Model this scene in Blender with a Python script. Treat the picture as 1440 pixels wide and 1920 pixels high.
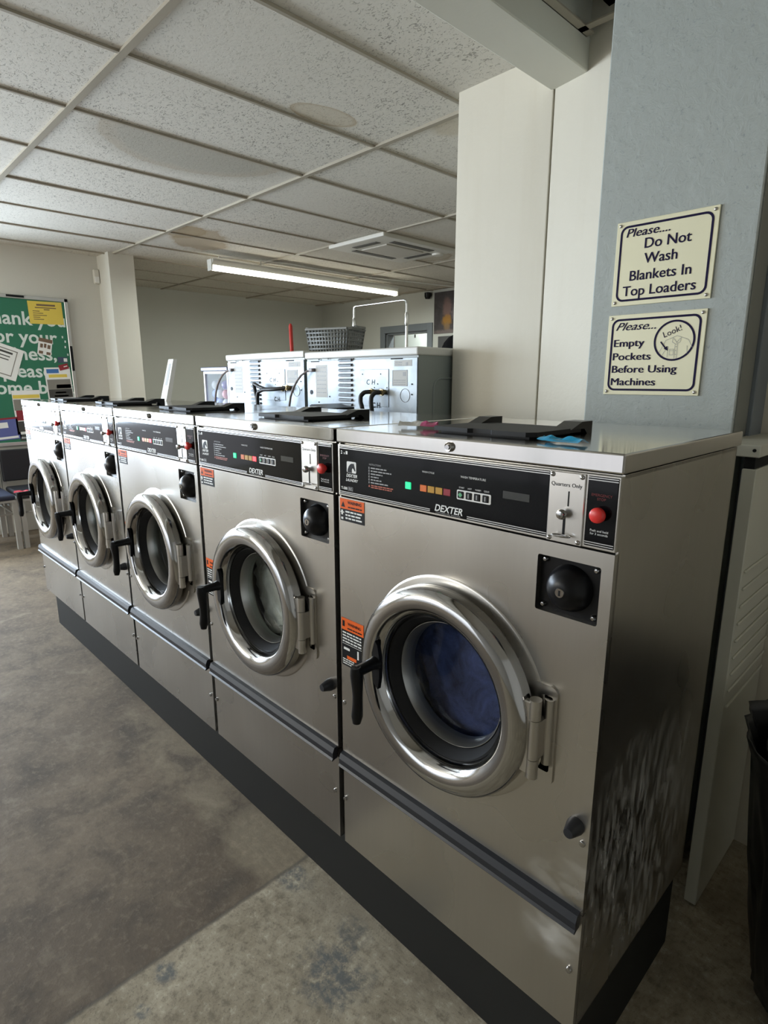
import bpy, bmesh, math, random
from mathutils import Vector, Matrix, noise as mnoise

for o in list(bpy.data.objects):
    bpy.data.objects.remove(o)
scene = bpy.context.scene
COL = scene.collection
R = math.radians

# ------------------------------------------------------------------ camera
cam_d = bpy.data.cameras.new('camera')
cam = bpy.data.objects.new('camera', cam_d)
COL.objects.link(cam)
cam_d.sensor_fit = 'VERTICAL'
cam_d.sensor_height = 36.0
cam_d.lens = 36.0 * 1096.94 / 1920.0
cam_d.clip_start = 0.02
CAM = Vector((0.3534, -0.8368, 1.4127))
YAW, PITCH = 2.3704, -0.2218
fw = Vector((math.cos(PITCH) * math.cos(YAW), math.cos(PITCH) * math.sin(YAW), math.sin(PITCH)))
cam.location = CAM
cam.rotation_euler = fw.to_track_quat('-Z', 'Y').to_euler()
scene.camera = cam

# ------------------------------------------------------------------ exposure, world, lights
vs = scene.view_settings
vs.view_transform = 'Standard'
vs.look = 'None'
vs.gamma = 1.0
vs.exposure = 0.30
try:
    vs.use_curve_mapping = False
except Exception:
    pass
world = bpy.data.worlds.new('overcast_sky')
scene.world = world
world.use_nodes = True
bg = world.node_tree.nodes['Background']
_nt = world.node_tree
_tc = _nt.nodes.new('ShaderNodeTexCoord')
_sp = _nt.nodes.new('ShaderNodeSeparateXYZ')
_rp = _nt.nodes.new('ShaderNodeValToRGB')
_nt.links.new(_tc.outputs['Generated'], _sp.inputs[0])
_mr = _nt.nodes.new('ShaderNodeMapRange')
_mr.inputs['From Min'].default_value = -1.0
_nt.links.new(_sp.outputs['Z'], _mr.inputs['Value'])
_nt.links.new(_mr.outputs[0], _rp.inputs['Fac'])
_e = _rp.color_ramp.elements
_e[0].position, _e[0].color = 0.46, (0.46, 0.47, 0.50, 1)      # daylit street below the horizon
_e[1].position, _e[1].color = 0.56, (0.86, 0.93, 1.0, 1)       # overcast sky
_nt.links.new(_rp.outputs['Color'], bg.inputs['Color'])
bg.inputs['Strength'].default_value = 2.0


def area(name, loc, target, sx, sy, power, color):
    d = bpy.data.lights.new(name, 'AREA')
    d.shape = 'RECTANGLE'
    d.size, d.size_y = sx, sy
    d.energy = power
    d.color = color
    o = bpy.data.objects.new(name, d)
    o.location = loc
    o.rotation_euler = (Vector(target) - Vector(loc)).to_track_quat('-Z', 'Y').to_euler()
    COL.objects.link(o)
    return o


# daylight through the shop windows (left wall and front wall)
area('daylight_window_left', (-6.06, -1.62, 1.61), (0.0, -1.62, 0.95), 3.1, 1.26, 285.0, (0.70, 0.84, 1.0))
area('daylight_window_front', (-4.2, -4.12, 1.75), (-3.4, 0.0, 1.2), 2.4, 1.2, 72.0, (1.0, 0.95, 0.82))

# ------------------------------------------------------------------ scene constants
P = 0.665            # washer pitch
ZB = 0.2339          # top of plinth
ZPT = 1.1554         # top of front panel
ZLB, ZLT = 1.2782, 1.3084   # lid
ZC = 2.5736          # ceiling
XW = -5.95           # left wall
rnd = random.Random(7)


# ------------------------------------------------------------------ node helpers
def new_mat(name):
    m = bpy.data.materials.new(name)
    m.use_nodes = True
    nt = m.node_tree
    return m, nt, nt.nodes['Principled BSDF']


def plain(name, col, rough=0.5, metal=0.0, spec=0.5, emit=None, estr=0.0, coat=0.0):
    m, nt, b = new_mat(name)
    b.inputs['Base Color'].default_value = (*col, 1)
    b.inputs['Roughness'].default_value = rough
    b.inputs['Metallic'].default_value = metal
    b.inputs['Specular IOR Level'].default_value = spec
    if coat:
        b.inputs['Coat Weight'].default_value = coat
        b.inputs['Coat Roughness'].default_value = 0.05
    if emit:
        b.inputs['Emission Color'].default_value = (*emit, 1)
        b.inputs['Emission Strength'].default_value = estr
    return m


def N(nt, typ, **kw):
    n = nt.nodes.new(typ)
    for k, v in kw.items():
        setattr(n, k, v)
    return n


def coords(nt, kind='Object', scale=(1, 1, 1), rnd_off=False, loc=(0, 0, 0), rot=(0, 0, 0)):
    if kind == 'World':
        g = N(nt, 'ShaderNodeNewGeometry')
        src = g.outputs['Position']
    else:
        tc = N(nt, 'ShaderNodeTexCoord')
        src = tc.outputs[kind]
    if rnd_off:
        oi = N(nt, 'ShaderNodeObjectInfo')
        mu = N(nt, 'ShaderNodeMath', operation='MULTIPLY')
        mu.inputs[1].default_value = 37.0
        nt.links.new(oi.outputs['Random'], mu.inputs[0])
        ad = N(nt, 'ShaderNodeVectorMath', operation='ADD')
        nt.links.new(src, ad.inputs[0])
        nt.links.new(mu.outputs[0], ad.inputs[1])
        src = ad.outputs[0]
    mp = N(nt, 'ShaderNodeMapping')
    mp.inputs['Scale'].default_value = scale
    mp.inputs['Location'].default_value = loc
    mp.inputs['Rotation'].default_value = rot
    nt.links.new(src, mp.inputs['Vector'])
    return mp.outputs['Vector']


def noise_tex(nt, vec, scale=5, detail=4, rough=0.55, dist=0.0):
    n = N(nt, 'ShaderNodeTexNoise')
    n.inputs['Scale'].default_value = scale
    n.inputs['Detail'].default_value = detail
    n.inputs['Roughness'].default_value = rough
    n.inputs['Distortion'].default_value = dist
    nt.links.new(vec, n.inputs['Vector'])
    return n.outputs['Fac']


def ramp(nt, fac, stops):
    r = N(nt, 'ShaderNodeValToRGB')
    els = r.color_ramp.elements
    while len(els) < len(stops):
        els.new(0.5)
    for e, (p, c) in zip(els, stops):
        e.position = p
        e.color = (c, c, c, 1) if isinstance(c, (int, float)) else (*c, 1)
    nt.links.new(fac, r.inputs['Fac'])
    return r.outputs['Color']


def mix(nt, fac, a, b, blend='MIX'):
    m = N(nt, 'ShaderNodeMix', data_type='RGBA', blend_type=blend)
    for s, v in ((m.inputs[0], fac), (m.inputs[6], a), (m.inputs[7], b)):
        if hasattr(v, 'is_linked'):
            nt.links.new(v, s)
        elif isinstance(v, (int, float)):
            s.default_value = v
        else:
            s.default_value = (*v, 1)
    return m.outputs[2]


def math_n(nt, op, a, b=None, clamp=False):
    m = N(nt, 'ShaderNodeMath', operation=op)
    m.use_clamp = clamp
    for s, v in ((m.inputs[0], a), (m.inputs[1], b)):
        if v is None:
            continue
        if hasattr(v, 'is_linked'):
            nt.links.new(v, s)
        else:
            s.default_value = v
    return m.outputs[0]


def bump(nt, bsdf, height, strength=0.1, dist=0.01, prev=None):
    b = N(nt, 'ShaderNodeBump')
    b.inputs['Strength'].default_value = strength
    b.inputs['Distance'].default_value = dist
    nt.links.new(height, b.inputs['Height'])
    if prev is not None:
        nt.links.new(prev, b.inputs['Normal'])
    nt.links.new(b.outputs['Normal'], bsdf.inputs['Normal'])
    return b.outputs['Normal']


def ellipse_mask(nt, pos, c, r, soft=0.25, wob=0.25, wscale=6.0, rotz=0.0):
    """1 inside an ellipsoid around c with radii r (world space), ragged edge."""
    sub = N(nt, 'ShaderNodeVectorMath', operation='SUBTRACT')
    nt.links.new(pos, sub.inputs[0])
    sub.inputs[1].default_value = c
    src = sub.outputs[0]
    if rotz:
        vr = N(nt, 'ShaderNodeVectorRotate', rotation_type='Z_AXIS')
        nt.links.new(src, vr.inputs['Vector'])
        vr.inputs['Angle'].default_value = rotz
        src = vr.outputs[0]
    dv = N(nt, 'ShaderNodeVectorMath', operation='DIVIDE')
    nt.links.new(src, dv.inputs[0])
    dv.inputs[1].default_value = r
    ln = N(nt, 'ShaderNodeVectorMath', operation='LENGTH')
    nt.links.new(dv.outputs[0], ln.inputs[0])
    nz = noise_tex(nt, pos, wscale, 5, 0.6)
    w = math_n(nt, 'MULTIPLY_ADD', nz, wob * 2)
    w.node.inputs[2].default_value = -wob
    d = math_n(nt, 'ADD', ln.outputs['Value'], w)
    mr = N(nt, 'ShaderNodeMapRange')
    mr.inputs['From Min'].default_value = 1.0 + soft / 2
    mr.inputs['From Max'].default_value = 1.0 - soft / 2
    nt.links.new(d, mr.inputs['Value'])
    return mr.outputs['Result'], d


def world_pos(nt):
    return N(nt, 'ShaderNodeNewGeometry').outputs['Position']


# ------------------------------------------------------------------ materials
def mat_steel(name, base=(0.60, 0.585, 0.56), rough=0.27, wave=0.05, scuffs=(), streak=0.10):
    m, nt, b = new_mat(name)
    b.inputs['Metallic'].default_value = 1.0
    v = coords(nt, 'Object', (90, 90, 2.0), True)
    st = noise_tex(nt, v, 1.0, 3, 0.6)
    v2 = coords(nt, 'Object', (1, 1, 1), True)
    cl = noise_tex(nt, v2, 4.0, 1.5, 0.5)
    drip = noise_tex(nt, coords(nt, 'Object', (26, 26, 1.6), True), 1.0, 4, 0.65)
    dripm = ramp(nt, drip, [(0.58, 0.0), (0.74, 1.0)])
    rg = math_n(nt, 'MULTIPLY_ADD', cl, 0.16)
    rg.node.inputs[2].default_value = rough - 0.08
    rg = math_n(nt, 'MULTIPLY', dripm, streak)
    rg2 = math_n(nt, 'MULTIPLY_ADD', cl, 0.16)
    rg2.node.inputs[2].default_value = rough - 0.08
    rg = math_n(nt, 'ADD', rg2, rg)
    col = mix(nt, cl, tuple(c * 0.90 for c in base), tuple(min(1, c * 1.08) for c in base))
    col = mix(nt, math_n(nt, 'MULTIPLY', st, 0.16), col, tuple(c * 0.55 for c in base))
    if scuffs:
        pos = world_pos(nt)
        tot = None
        for c, r, rot in scuffs:
            mk, _ = ellipse_mask(nt, pos, c, r, 0.9, 0.55, 14.0, 0.0)
            tot = mk if tot is None else math_n(nt, 'MAXIMUM', tot, mk)
        sv = coords(nt, 'World', (9, 60, 16), False, (0, 0, 0), (0.55, 0.85, 0))
        sn = ramp(nt, noise_tex(nt, sv, 1.0, 3, 0.6), [(0.40, 0.0), (0.75, 1.0)])
        tot = math_n(nt, 'MULTIPLY', math_n(nt, 'MULTIPLY', tot, sn), 0.42)
        rg = math_n(nt, 'MULTIPLY_ADD', tot, 0.05)
        nt.links.new(math_n(nt, 'ADD', rg2, 0.0), rg.node.inputs[2])
        col = mix(nt, tot, col, (0.80, 0.79, 0.76))
        mt = math_n(nt, 'MULTIPLY_ADD', tot, -1.7)
        mt.node.inputs[2].default_value = 1.0
        nt.links.new(mt, b.inputs['Metallic'])
    nt.links.new(rg, b.inputs['Roughness'])
    nt.links.new(col, b.inputs['Base Color'])
    big = noise_tex(nt, coords(nt, 'Object', (1, 1, 0.6), True), 3.6, 0, 0.5, 0.0)
    bump(nt, b, big, wave, 0.06)
    return m


SCUFF = [((-0.045, 0.0, 0.535), (0.055, 0.05, 0.030), 0), ((-0.065, 0.0, 0.435), (0.050, 0.05, 0.070), 0),
         ((-0.01, 0.16, 0.56), (0.05, 0.16, 0.16), 0), ((-0.01, 0.34, 0.44), (0.05, 0.18, 0.22), 0)]
M_STEEL = mat_steel('brushed_stainless', (0.555, 0.535, 0.50), 0.28, 0.15, scuffs=SCUFF)
M_LID = mat_steel('polished_stainless_lid', (0.62, 0.605, 0.58), 0.11, 0.008, streak=0.03)
M_CHROME = plain('chrome', (0.46, 0.455, 0.45), 0.11, 1.0)
M_SATIN = plain('satin_metal', (0.58, 0.56, 0.53), 0.30, 1.0)
M_DRUM = plain('drum_steel', (0.40, 0.40, 0.385), 0.36, 1.0)
M_GLOSSBLACK = plain('gloss_black_panel', (0.005, 0.005, 0.006), 0.08, 0.0, 0.22)
M_BLACK = plain('black_plastic', (0.006, 0.006, 0.007), 0.32, 0.0, 0.25)
M_RUBBER = plain('black_rubber', (0.012, 0.012, 0.013), 0.6, 0.0, 0.3)
M_TRIM = plain('charcoal_trim', (0.020, 0.021, 0.025), 0.38, 0.0, 0.35)
M_DARK = plain('dark_void', (0.004, 0.004, 0.004), 0.9)
M_WHITE = plain('white_print', (0.80, 0.80, 0.78), 0.5)
M_GREYPRINT = plain('grey_print', (0.30, 0.30, 0.30), 0.5)
M_SILVER = plain('silver_print', (0.55, 0.55, 0.55), 0.35, 0.6)
M_ORANGE = plain('orange_label', (0.78, 0.13, 0.022), 0.5, 0.0, 0.15)
M_ORANGEDIM = plain('orange_print', (0.42, 0.07, 0.02), 0.5)
M_LABELBLACK = plain('black_label', (0.010, 0.010, 0.011), 0.5, 0.0, 0.15)
M_REDPRINT = plain('red_print', (0.16, 0.006, 0.006), 0.5)
M_REDBTN = plain('red_button', (0.72, 0.035, 0.030), 0.35)
M_GREENLED = plain('green_light', (0.02, 0.5, 0.3), 0.3, emit=(0.01, 0.70, 0.25), estr=0.75)
M_ORLED = plain('orange_lens', (0.75, 0.16, 0.02), 0.3)
M_AMLED = plain('amber_lens', (0.50, 0.26, 0.02), 0.3)
M_REDLED = plain('red_lens', (0.28, 0.01, 0.025), 0.3)
M_REDLIT = plain('red_light', (0.6, 0.02, 0.03), 0.3, emit=(1.0, 0.05, 0.06), estr=1.4)
M_GREENPRINT = plain('green_print', (0.10, 0.42, 0.20), 0.5)
M_DISPLAY = plain('display_glass', (0.045, 0.045, 0.042), 0.15)


def mat_glass(name, tint=(0.85, 0.88, 0.86), ior=1.45):
    m = bpy.data.materials.new(name)
    m.use_nodes = True
    nt = m.node_tree
    nt.nodes.clear()
    out = N(nt, 'ShaderNodeOutputMaterial')
    tr = N(nt, 'ShaderNodeBsdfTransparent')
    tr.inputs['Color'].default_value = (*tint, 1)
    gl = N(nt, 'ShaderNodeBsdfGlossy')
    gl.inputs['Roughness'].default_value = 0.03
    fr = N(nt, 'ShaderNodeFresnel')
    ge = N(nt, 'ShaderNodeNewGeometry')
    io = N(nt, 'ShaderNodeMapRange')
    io.inputs['To Min'].default_value = ior
    io.inputs['To Max'].default_value = 1 / ior
    nt.links.new(ge.outputs['Backfacing'], io.inputs['Value'])
    nt.links.new(io.outputs[0], fr.inputs['IOR'])
    mx = N(nt, 'ShaderNodeMixShader')
    nt.links.new(fr.outputs[0], mx.inputs[0])
    nt.links.new(tr.outputs[0], mx.inputs[1])
    nt.links.new(gl.outputs[0], mx.inputs[2])
    nt.links.new(mx.outputs[0], out.inputs['Surface'])
    return m


M_GLASS = mat_glass('door_glass')
M_CLEAR = mat_glass('clear_acrylic', (0.90, 0.92, 0.95), 1.07)


def mat_wall(name, col, scale=60, strength=0.25, var=0.06, rough=0.7, streak=False):
    m, nt, b = new_mat(name)
    v = coords(nt, 'World')
    n1 = noise_tex(nt, v, 1.6, 5, 0.6)
    n2 = noise_tex(nt, v, scale, 4, 0.6)
    c = mix(nt, n1, tuple(x * (1 - var) for x in col), tuple(min(1, x * (1 + var)) for x in col))
    if streak:
        s = noise_tex(nt, coords(nt, 'World', (9, 9, 0.7)), 1.0, 5, 0.6)
        sm = ramp(nt, s, [(0.55, 0.0), (0.90, 0.22)])
        c = mix(nt, sm, c, (col[0] * 0.72, col[1] * 0.66, col[2] * 0.55))
    nt.links.new(c, b.inputs['Base Color'])
    b.inputs['Roughness'].default_value = rough
    bump(nt, b, n2, strength, 0.004)
    return m


M_CREAM = mat_wall('cream_painted_wall', (0.68, 0.635, 0.53), 45, 0.25, 0.05, 0.6, True)
M_BEAM = mat_wall('cream_painted_beam', (0.66, 0.64, 0.55), 45, 0.15, 0.05, 0.6)
M_LEFTWALL = mat_wall('pale_grey_wall', (0.60, 0.585, 0.52), 60, 0.15, 0.04)
M_FARWALL = mat_wall('grey_green_wall', (0.56, 0.57, 0.52), 60, 0.15, 0.04)
M_ROOMWALL = mat_wall('beige_room_wall', (0.50, 0.47, 0.42), 50, 0.15, 0.05)


def mat_blue():
    m, nt, b = new_mat('blue_grey_rough_paint')
    v = coords(nt, 'World')
    n1 = noise_tex(nt, v, 2.5, 6, 0.65)
    n2 = noise_tex(nt, coords(nt, 'World', (1, 1, 1.0), False, (0, 0, 0), (0, 0.6, 0)), 30, 5, 0.7, 0.4)
    sp = ramp(nt, noise_tex(nt, v, 110, 3, 0.6), [(0.62, 0.0), (0.72, 0.5)])
    c = mix(nt, n1, (0.315, 0.34, 0.315), (0.40, 0.43, 0.40))
    c = mix(nt, math_n(nt, 'MULTIPLY', n2, 0.35), c, (0.46, 0.50, 0.50))
    c = mix(nt, sp, c, (0.20, 0.23, 0.24))
    nt.links.new(c, b.inputs['Base Color'])
    b.inputs['Roughness'].default_value = 0.55
    bump(nt, b, n2, 0.35, 0.006)
    return m


M_BLUE = mat_blue()
M_BLUEGREY = plain('blue_grey_gloss_trim', (0.19, 0.215, 0.235), 0.45)
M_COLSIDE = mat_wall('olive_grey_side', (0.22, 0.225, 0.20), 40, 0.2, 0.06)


def mat_floor():
    m, nt, b = new_mat('worn_concrete_floor')
    pos = world_pos(nt)
    v = coords(nt, 'World')
    big = noise_tex(nt, v, 1.5, 6, 0.62, 0.3)
    mid = noise_tex(nt, v, 6.0, 6, 0.65, 0.4)
    fine = noise_tex(nt, v, 38, 5, 0.7)
    grit = noise_tex(nt, v, 150, 3, 0.7)
    # older screed: brown grey
    a = mix(nt, ramp(nt, big, [(0.30, 0.0), (0.68, 1.0)]), (0.115, 0.094, 0.073), (0.225, 0.188, 0.143))
    a = mix(nt, ramp(nt, mid, [(0.48, 0.0), (0.70, 0.75)]), a, (0.075, 0.069, 0.063))
    a = mix(nt, ramp(nt, mid, [(0.24, 0.75), (0.42, 0.0)]), a, (0.30, 0.265, 0.205))
    a = mix(nt, ramp(nt, fine, [(0.52, 0.0), (0.70, 0.55)]), a, (0.27, 0.232, 0.182))
    a = mix(nt, ramp(nt, fine, [(0.28, 0.6), (0.44, 0.0)]), a, (0.085, 0.075, 0.062))
    # lighter rough concrete in front of the near washer
    c = mix(nt, ramp(nt, mid, [(0.30, 0.0), (0.66, 1.0)]), (0.43, 0.375, 0.275), (0.26, 0.218, 0.152))
    c = mix(nt, ramp(nt, fine, [(0.50, 0.0), (0.66, 0.70)]), c, (0.15, 0.125, 0.088))
    c = mix(nt, ramp(nt, fine, [(0.30, 0.8), (0.44, 0.0)]), c, (0.52, 0.47, 0.36))
    c = mix(nt, ramp(nt, big, [(0.50, 0.0), (0.62, 0.50)]), c, (0.25, 0.212, 0.155))
    c = mix(nt, ramp(nt, grit, [(0.58, 0.0), (0.66, 0.55)]), c, (0.13, 0.11, 0.08))
    for cc, rr, am in (((-0.55, -0.13, 0), (0.085, 0.075, 1), 0.8), ((-0.60, -0.02, 0), (0.05, 0.04, 1), 0.5), ((-0.86, -0.03, 0), (0.06, 0.04, 1), 0.7),
                       ((-0.84, -0.42, 0), (0.035, 0.022, 1), 0.8), ((-0.79, -0.50, 0), (0.02, 0.015, 1), 0.7), ((0.10, 0.22, 0), (0.10, 0.09, 1), 0.8)):
        mk, _ = ellipse_mask(nt, pos, cc, rr, 0.5, 0.9, 16)
        mk = math_n(nt, 'MULTIPLY', mk, ramp(nt, fine, [(0.40, 0.05), (0.56, am)]))
        c = mix(nt, mk, c, (0.115, 0.125, 0.128))
    # pale worn patch beside the plinth on the older part
    mk, _ = ellipse_mask(nt, pos, (-1.00, 0.0, 0), (0.17, 0.12, 1), 0.5, 0.7, 9)
    a = mix(nt, math_n(nt, 'MULTIPLY', math_n(nt, 'MULTIPLY', mk, 0.75), ramp(nt, fine, [(0.30, 1.0), (0.62, 0.35)])), a, (0.40, 0.36, 0.275))
    mk, _ = ellipse_mask(nt, pos, (-1.55, -0.02, 0), (0.5, 0.10, 1), 0.6, 0.7, 8)
    a = mix(nt, math_n(nt, 'MULTIPLY', math_n(nt, 'MULTIPLY', mk, 0.55), ramp(nt, mid, [(0.35, 1.0), (0.62, 0.1)])), a, (0.32, 0.29, 0.225))
    # straight pour joint at x = -0.885
    sep = N(nt, 'ShaderNodeSeparateXYZ')
    nt.links.new(pos, sep.inputs[0])
    jit = math_n(nt, 'MULTIPLY_ADD', noise_tex(nt, v, 14, 4, 0.6), 0.012)
    jit.node.inputs[2].default_value = -0.006
    xx = math_n(nt, 'ADD', sep.outputs['X'], jit)
    step = N(nt, 'ShaderNodeMapRange')
    step.inputs['From Min'].default_value = -0.892
    step.inputs['From Max'].default_value = -0.878
    nt.links.new(xx, step.inputs['Value'])
    a = mix(nt, 1.0, a, (0.84, 0.78, 0.70), 'MULTIPLY')
    col = mix(nt, step.outputs[0], a, c)
    ab = math_n(nt, 'ABSOLUTE', math_n(nt, 'ADD', xx, 0.889))
    ln = N(nt, 'ShaderNodeMapRange')
    ln.inputs['From Min'].default_value = 0.008
    ln.inputs['From Max'].default_value = 0.002
    nt.links.new(ab, ln.inputs['Value'])
    col = mix(nt, math_n(nt, 'MULTIPLY', ln.outputs[0], 0.55), col, (0.09, 0.08, 0.065))
    # small pale chips
    chips = ramp(nt, grit, [(0.735, 0.0), (0.78, 0.8)])
    col = mix(nt, chips, col, (0.55, 0.52, 0.43))
    nt.links.new(col, b.inputs['Base Color'])
    rr = math_n(nt, 'MULTIPLY_ADD', mid, 0.30)
    rr.node.inputs[2].default_value = 0.60
    b.inputs['Specular IOR Level'].default_value = 0.25
    nt.links.new(rr, b.inputs['Roughness'])
    n1 = bump(nt, b, fine, 0.35, 0.005)
    bump(nt, b, grit, 0.15, 0.002, n1)
    return m


M_FLOOR = mat_floor()


def mat_tile():
    m, nt, b = new_mat('mineral_fibre_ceiling_tile')
    pos = world_pos(nt)
    v = coords(nt, 'World')
    big = noise_tex(nt, v, 0.9, 4, 0.6)
    col = mix(nt, big, (0.64, 0.605, 0.53), (0.73, 0.695, 0.62))
    # fissures: short dark worm marks
    fz = noise_tex(nt, coords(nt, 'World', (1.0, 1.5, 1), False, (0, 0, 0), (0, 0, 0.5)), 52, 2, 0.5, 1.6)
    fis = ramp(nt, fz, [(0.585, 0.0), (0.64, 1.0)])
    dens = ramp(nt, noise_tex(nt, v, 1.3, 2, 0.5), [(0.35, 0.25), (0.65, 1.0)])
    fis = math_n(nt, 'MULTIPLY', fis, dens)
    col = mix(nt, math_n(nt, 'MULTIPLY', fis, 0.85), col, (0.24, 0.222, 0.185))

    def stain(c, r, colr, amt, soft=0.12, wob=0.12, rotz=0.0, rim=True, xmax=None):
        nonlocal col
        mk, d = ellipse_mask(nt, pos, c, r, soft, wob, 5.0, rotz)
        if xmax is not None:      # stops at the tile edge
            sx_ = N(nt, 'ShaderNodeSeparateXYZ')
            nt.links.new(pos, sx_.inputs[0])
            mk = math_n(nt, 'MULTIPLY', mk, math_n(nt, 'LESS_THAN', sx_.outputs['X'], xmax))
        col = mix(nt, math_n(nt, 'MULTIPLY', mk, amt), col, colr)
        if rim:
            rm = ramp(nt, d, [(0.80, 0.0), (0.97, 1.0), (1.03, 0.0)])
            rm2 = math_n(nt, 'MULTIPLY', math_n(nt, 'MULTIPLY', rm, 0.45), mk if xmax is not None else 1.0)
            col = mix(nt, rm2, col, (0.36, 0.25, 0.13))
    stain((-1.975, 1.05, ZC), (0.085, 0.17, 1), (0.56, 0.49, 0.37), 0.65, rotz=0.1)
    stain((-2.70, 0.83, ZC), (0.42, 0.50, 1), (0.36, 0.335, 0.275), 0.75, 0.45, 0.10, xmax=-2.68)
    stain((-4.62, 1.80, ZC), (0.42, 0.22, 1), (0.45, 0.36, 0.24), 0.75, 0.35, 0.5, rotz=0.5)
    stain((-4.45, 1.60, ZC), (0.22, 0.12, 1), (0.40, 0.31, 0.19), 0.65, 0.35, 0.6)
    stain((-3.72, 3.72, ZC), (0.24, 0.22, 1), (0.56, 0.50, 0.40), 0.5, 0.2, 0.3)
    stain((-1.66, 1.56, ZC), (0.10, 0.10, 1), (0.52, 0.45, 0.33), 0.6, 0.5, 0.5, rim=False)
    nt.links.new(col, b.inputs['Base Color'])
    b.inputs['Roughness'].default_value = 0.9
    b.inputs['Specular IOR Level'].default_value = 0.2
    inv = math_n(nt, 'SUBTRACT', 1.0, fis)
    n1 = bump(nt, b, inv, 0.5, 0.003)
    bump(nt, b, noise_tex(nt, v, 45, 4, 0.6), 0.3, 0.004, n1)
    return m


M_TILE = mat_tile()
M_TBAR = mat_wall('dusty_ceiling_grid', (0.36, 0.32, 0.25), 30, 0.1, 0.12, 0.5)
M_PLINTH = plain('matte_black_plinth', (0.013, 0.013, 0.012), 0.6, 0.0, 0.25)


def mat_galv():
    m, nt, b = new_mat('galvanised_sheet')
    b.inputs['Metallic'].default_value = 0.85
    v = coords(nt, 'Object', (1, 1, 1), True)
    vo = N(nt, 'ShaderNodeTexVoronoi')
    vo.inputs['Scale'].default_value = 26
    nt.links.new(v, vo.inputs['Vector'])
    n = noise_tex(nt, v, 4, 5, 0.6)
    c = mix(nt, vo.outputs['Color'], (0.235, 0.26, 0.28), (0.30, 0.325, 0.345))
    nt.links.new(c, b.inputs['Base Color'])
    r = math_n(nt, 'MULTIPLY_ADD', n, 0.25)
    r.node.inputs[2].default_value = 0.38
    nt.links.new(r, b.inputs['Roughness'])
    bump(nt, b, n, 0.06, 0.02)
    return m


M_GALV = mat_galv()
M_ENAMEL = plain('pale_enamel', (0.60, 0.59, 0.55), 0.35)
M_GREENGREY = mat_wall('grey_green_enamel', (0.24, 0.265, 0.25), 40, 0.05, 0.06, 0.35)
M_WHITEMETAL = mat_wall('white_enamel_panel', (0.60, 0.59, 0.50), 30, 0.05, 0.05, 0.4)
M_PAPER = plain('white_paper', (0.78, 0.78, 0.75), 0.7)
M_GREYPAPER = plain('grey_paper', (0.45, 0.46, 0.46), 0.7)
M_YELLOWPAPER = plain('yellow_paper', (0.72, 0.55, 0.09), 0.7)
M_SIGNCREAM = plain('cream_sign_plastic', (0.80, 0.76, 0.53), 0.4)
M_NAVY = plain('navy_print', (0.014, 0.010, 0.042), 0.6, 0.0, 0.1)
M_POSTERGREEN = plain('green_poster', (0.022, 0.155, 0.085), 0.5)
M_POSTERWHITE = plain('poster_white', (0.66, 0.72, 0.68), 0.5)
M_ALU = plain('aluminium_frame', (0.55, 0.55, 0.53), 0.4, 0.7)
M_BAG = plain('black_bin_liner', (0.010, 0.010, 0.010), 0.35)
M_NAVYCLOTH = plain('navy_vinyl', (0.012, 0.016, 0.035), 0.5)
M_BLACKCLOTH = plain('black_vinyl', (0.010, 0.011, 0.014), 0.5)
M_REDCLOTH = plain('red_cloth', (0.40, 0.025, 0.04), 0.7)
M_GREYMETAL = plain('grey_painted_metal', (0.33, 0.32, 0.29), 0.45)
M_GREYPLASTIC = plain('grey_plastic', (0.19, 0.195, 0.185), 0.45)
M_REDPOLE = plain('red_plastic', (0.50, 0.035, 0.025), 0.4)
M_WIRE = plain('bright_chrome_tube', (0.70, 0.70, 0.68), 0.22, 1.0)
M_HOSE = plain('black_hose', (0.018, 0.017, 0.016), 0.5)
M_CORD = plain('grey_cord', (0.26, 0.22, 0.21), 0.5)
M_BRASS = plain('brass_fitting', (0.42, 0.33, 0.18), 0.4, 1.0)
M_ACWHITE = plain('ac_white_plastic', (0.66, 0.64, 0.58), 0.45)
M_TUBE = plain('fluorescent_tube', (0.9, 0.9, 0.85), 0.4, emit=(1.0, 0.98, 0.84), estr=9.0)
M_FIXTURE = plain('fixture_white_enamel', (0.62, 0.62, 0.57), 0.4)
M_IVORY = plain('ivory_plastic', (0.62, 0.60, 0.53), 0.45)
M_BLUEWRAP = plain('blue_foil_wrapper', (0.03, 0.36, 0.62), 0.35)
M_PINK = plain('pink_wrapper', (0.62, 0.10, 0.26), 0.4)


def mat_cloth(name, a, b_):
    m, nt, b = new_mat(name)
    v = coords(nt, 'Object')
    n = noise_tex(nt, v, 14, 5, 0.65, 0.8)
    c = mix(nt, ramp(nt, n, [(0.3, 0.0), (0.7, 1.0)]), a, b_)
    nt.links.new(c, b.inputs['Base Color'])
    b.inputs['Roughness'].default_value = 0.85
    bump(nt, b, noise_tex(nt, v, 30, 5, 0.65, 1.2), 0.5, 0.012)
    return m


M_BLUELAUNDRY = mat_cloth('blue_laundry', (0.012, 0.020, 0.070), (0.075, 0.11, 0.32))
M_WHITELAUNDRY = mat_cloth('pale_wet_laundry', (0.55, 0.56, 0.53), (0.82, 0.83, 0.80))


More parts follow.
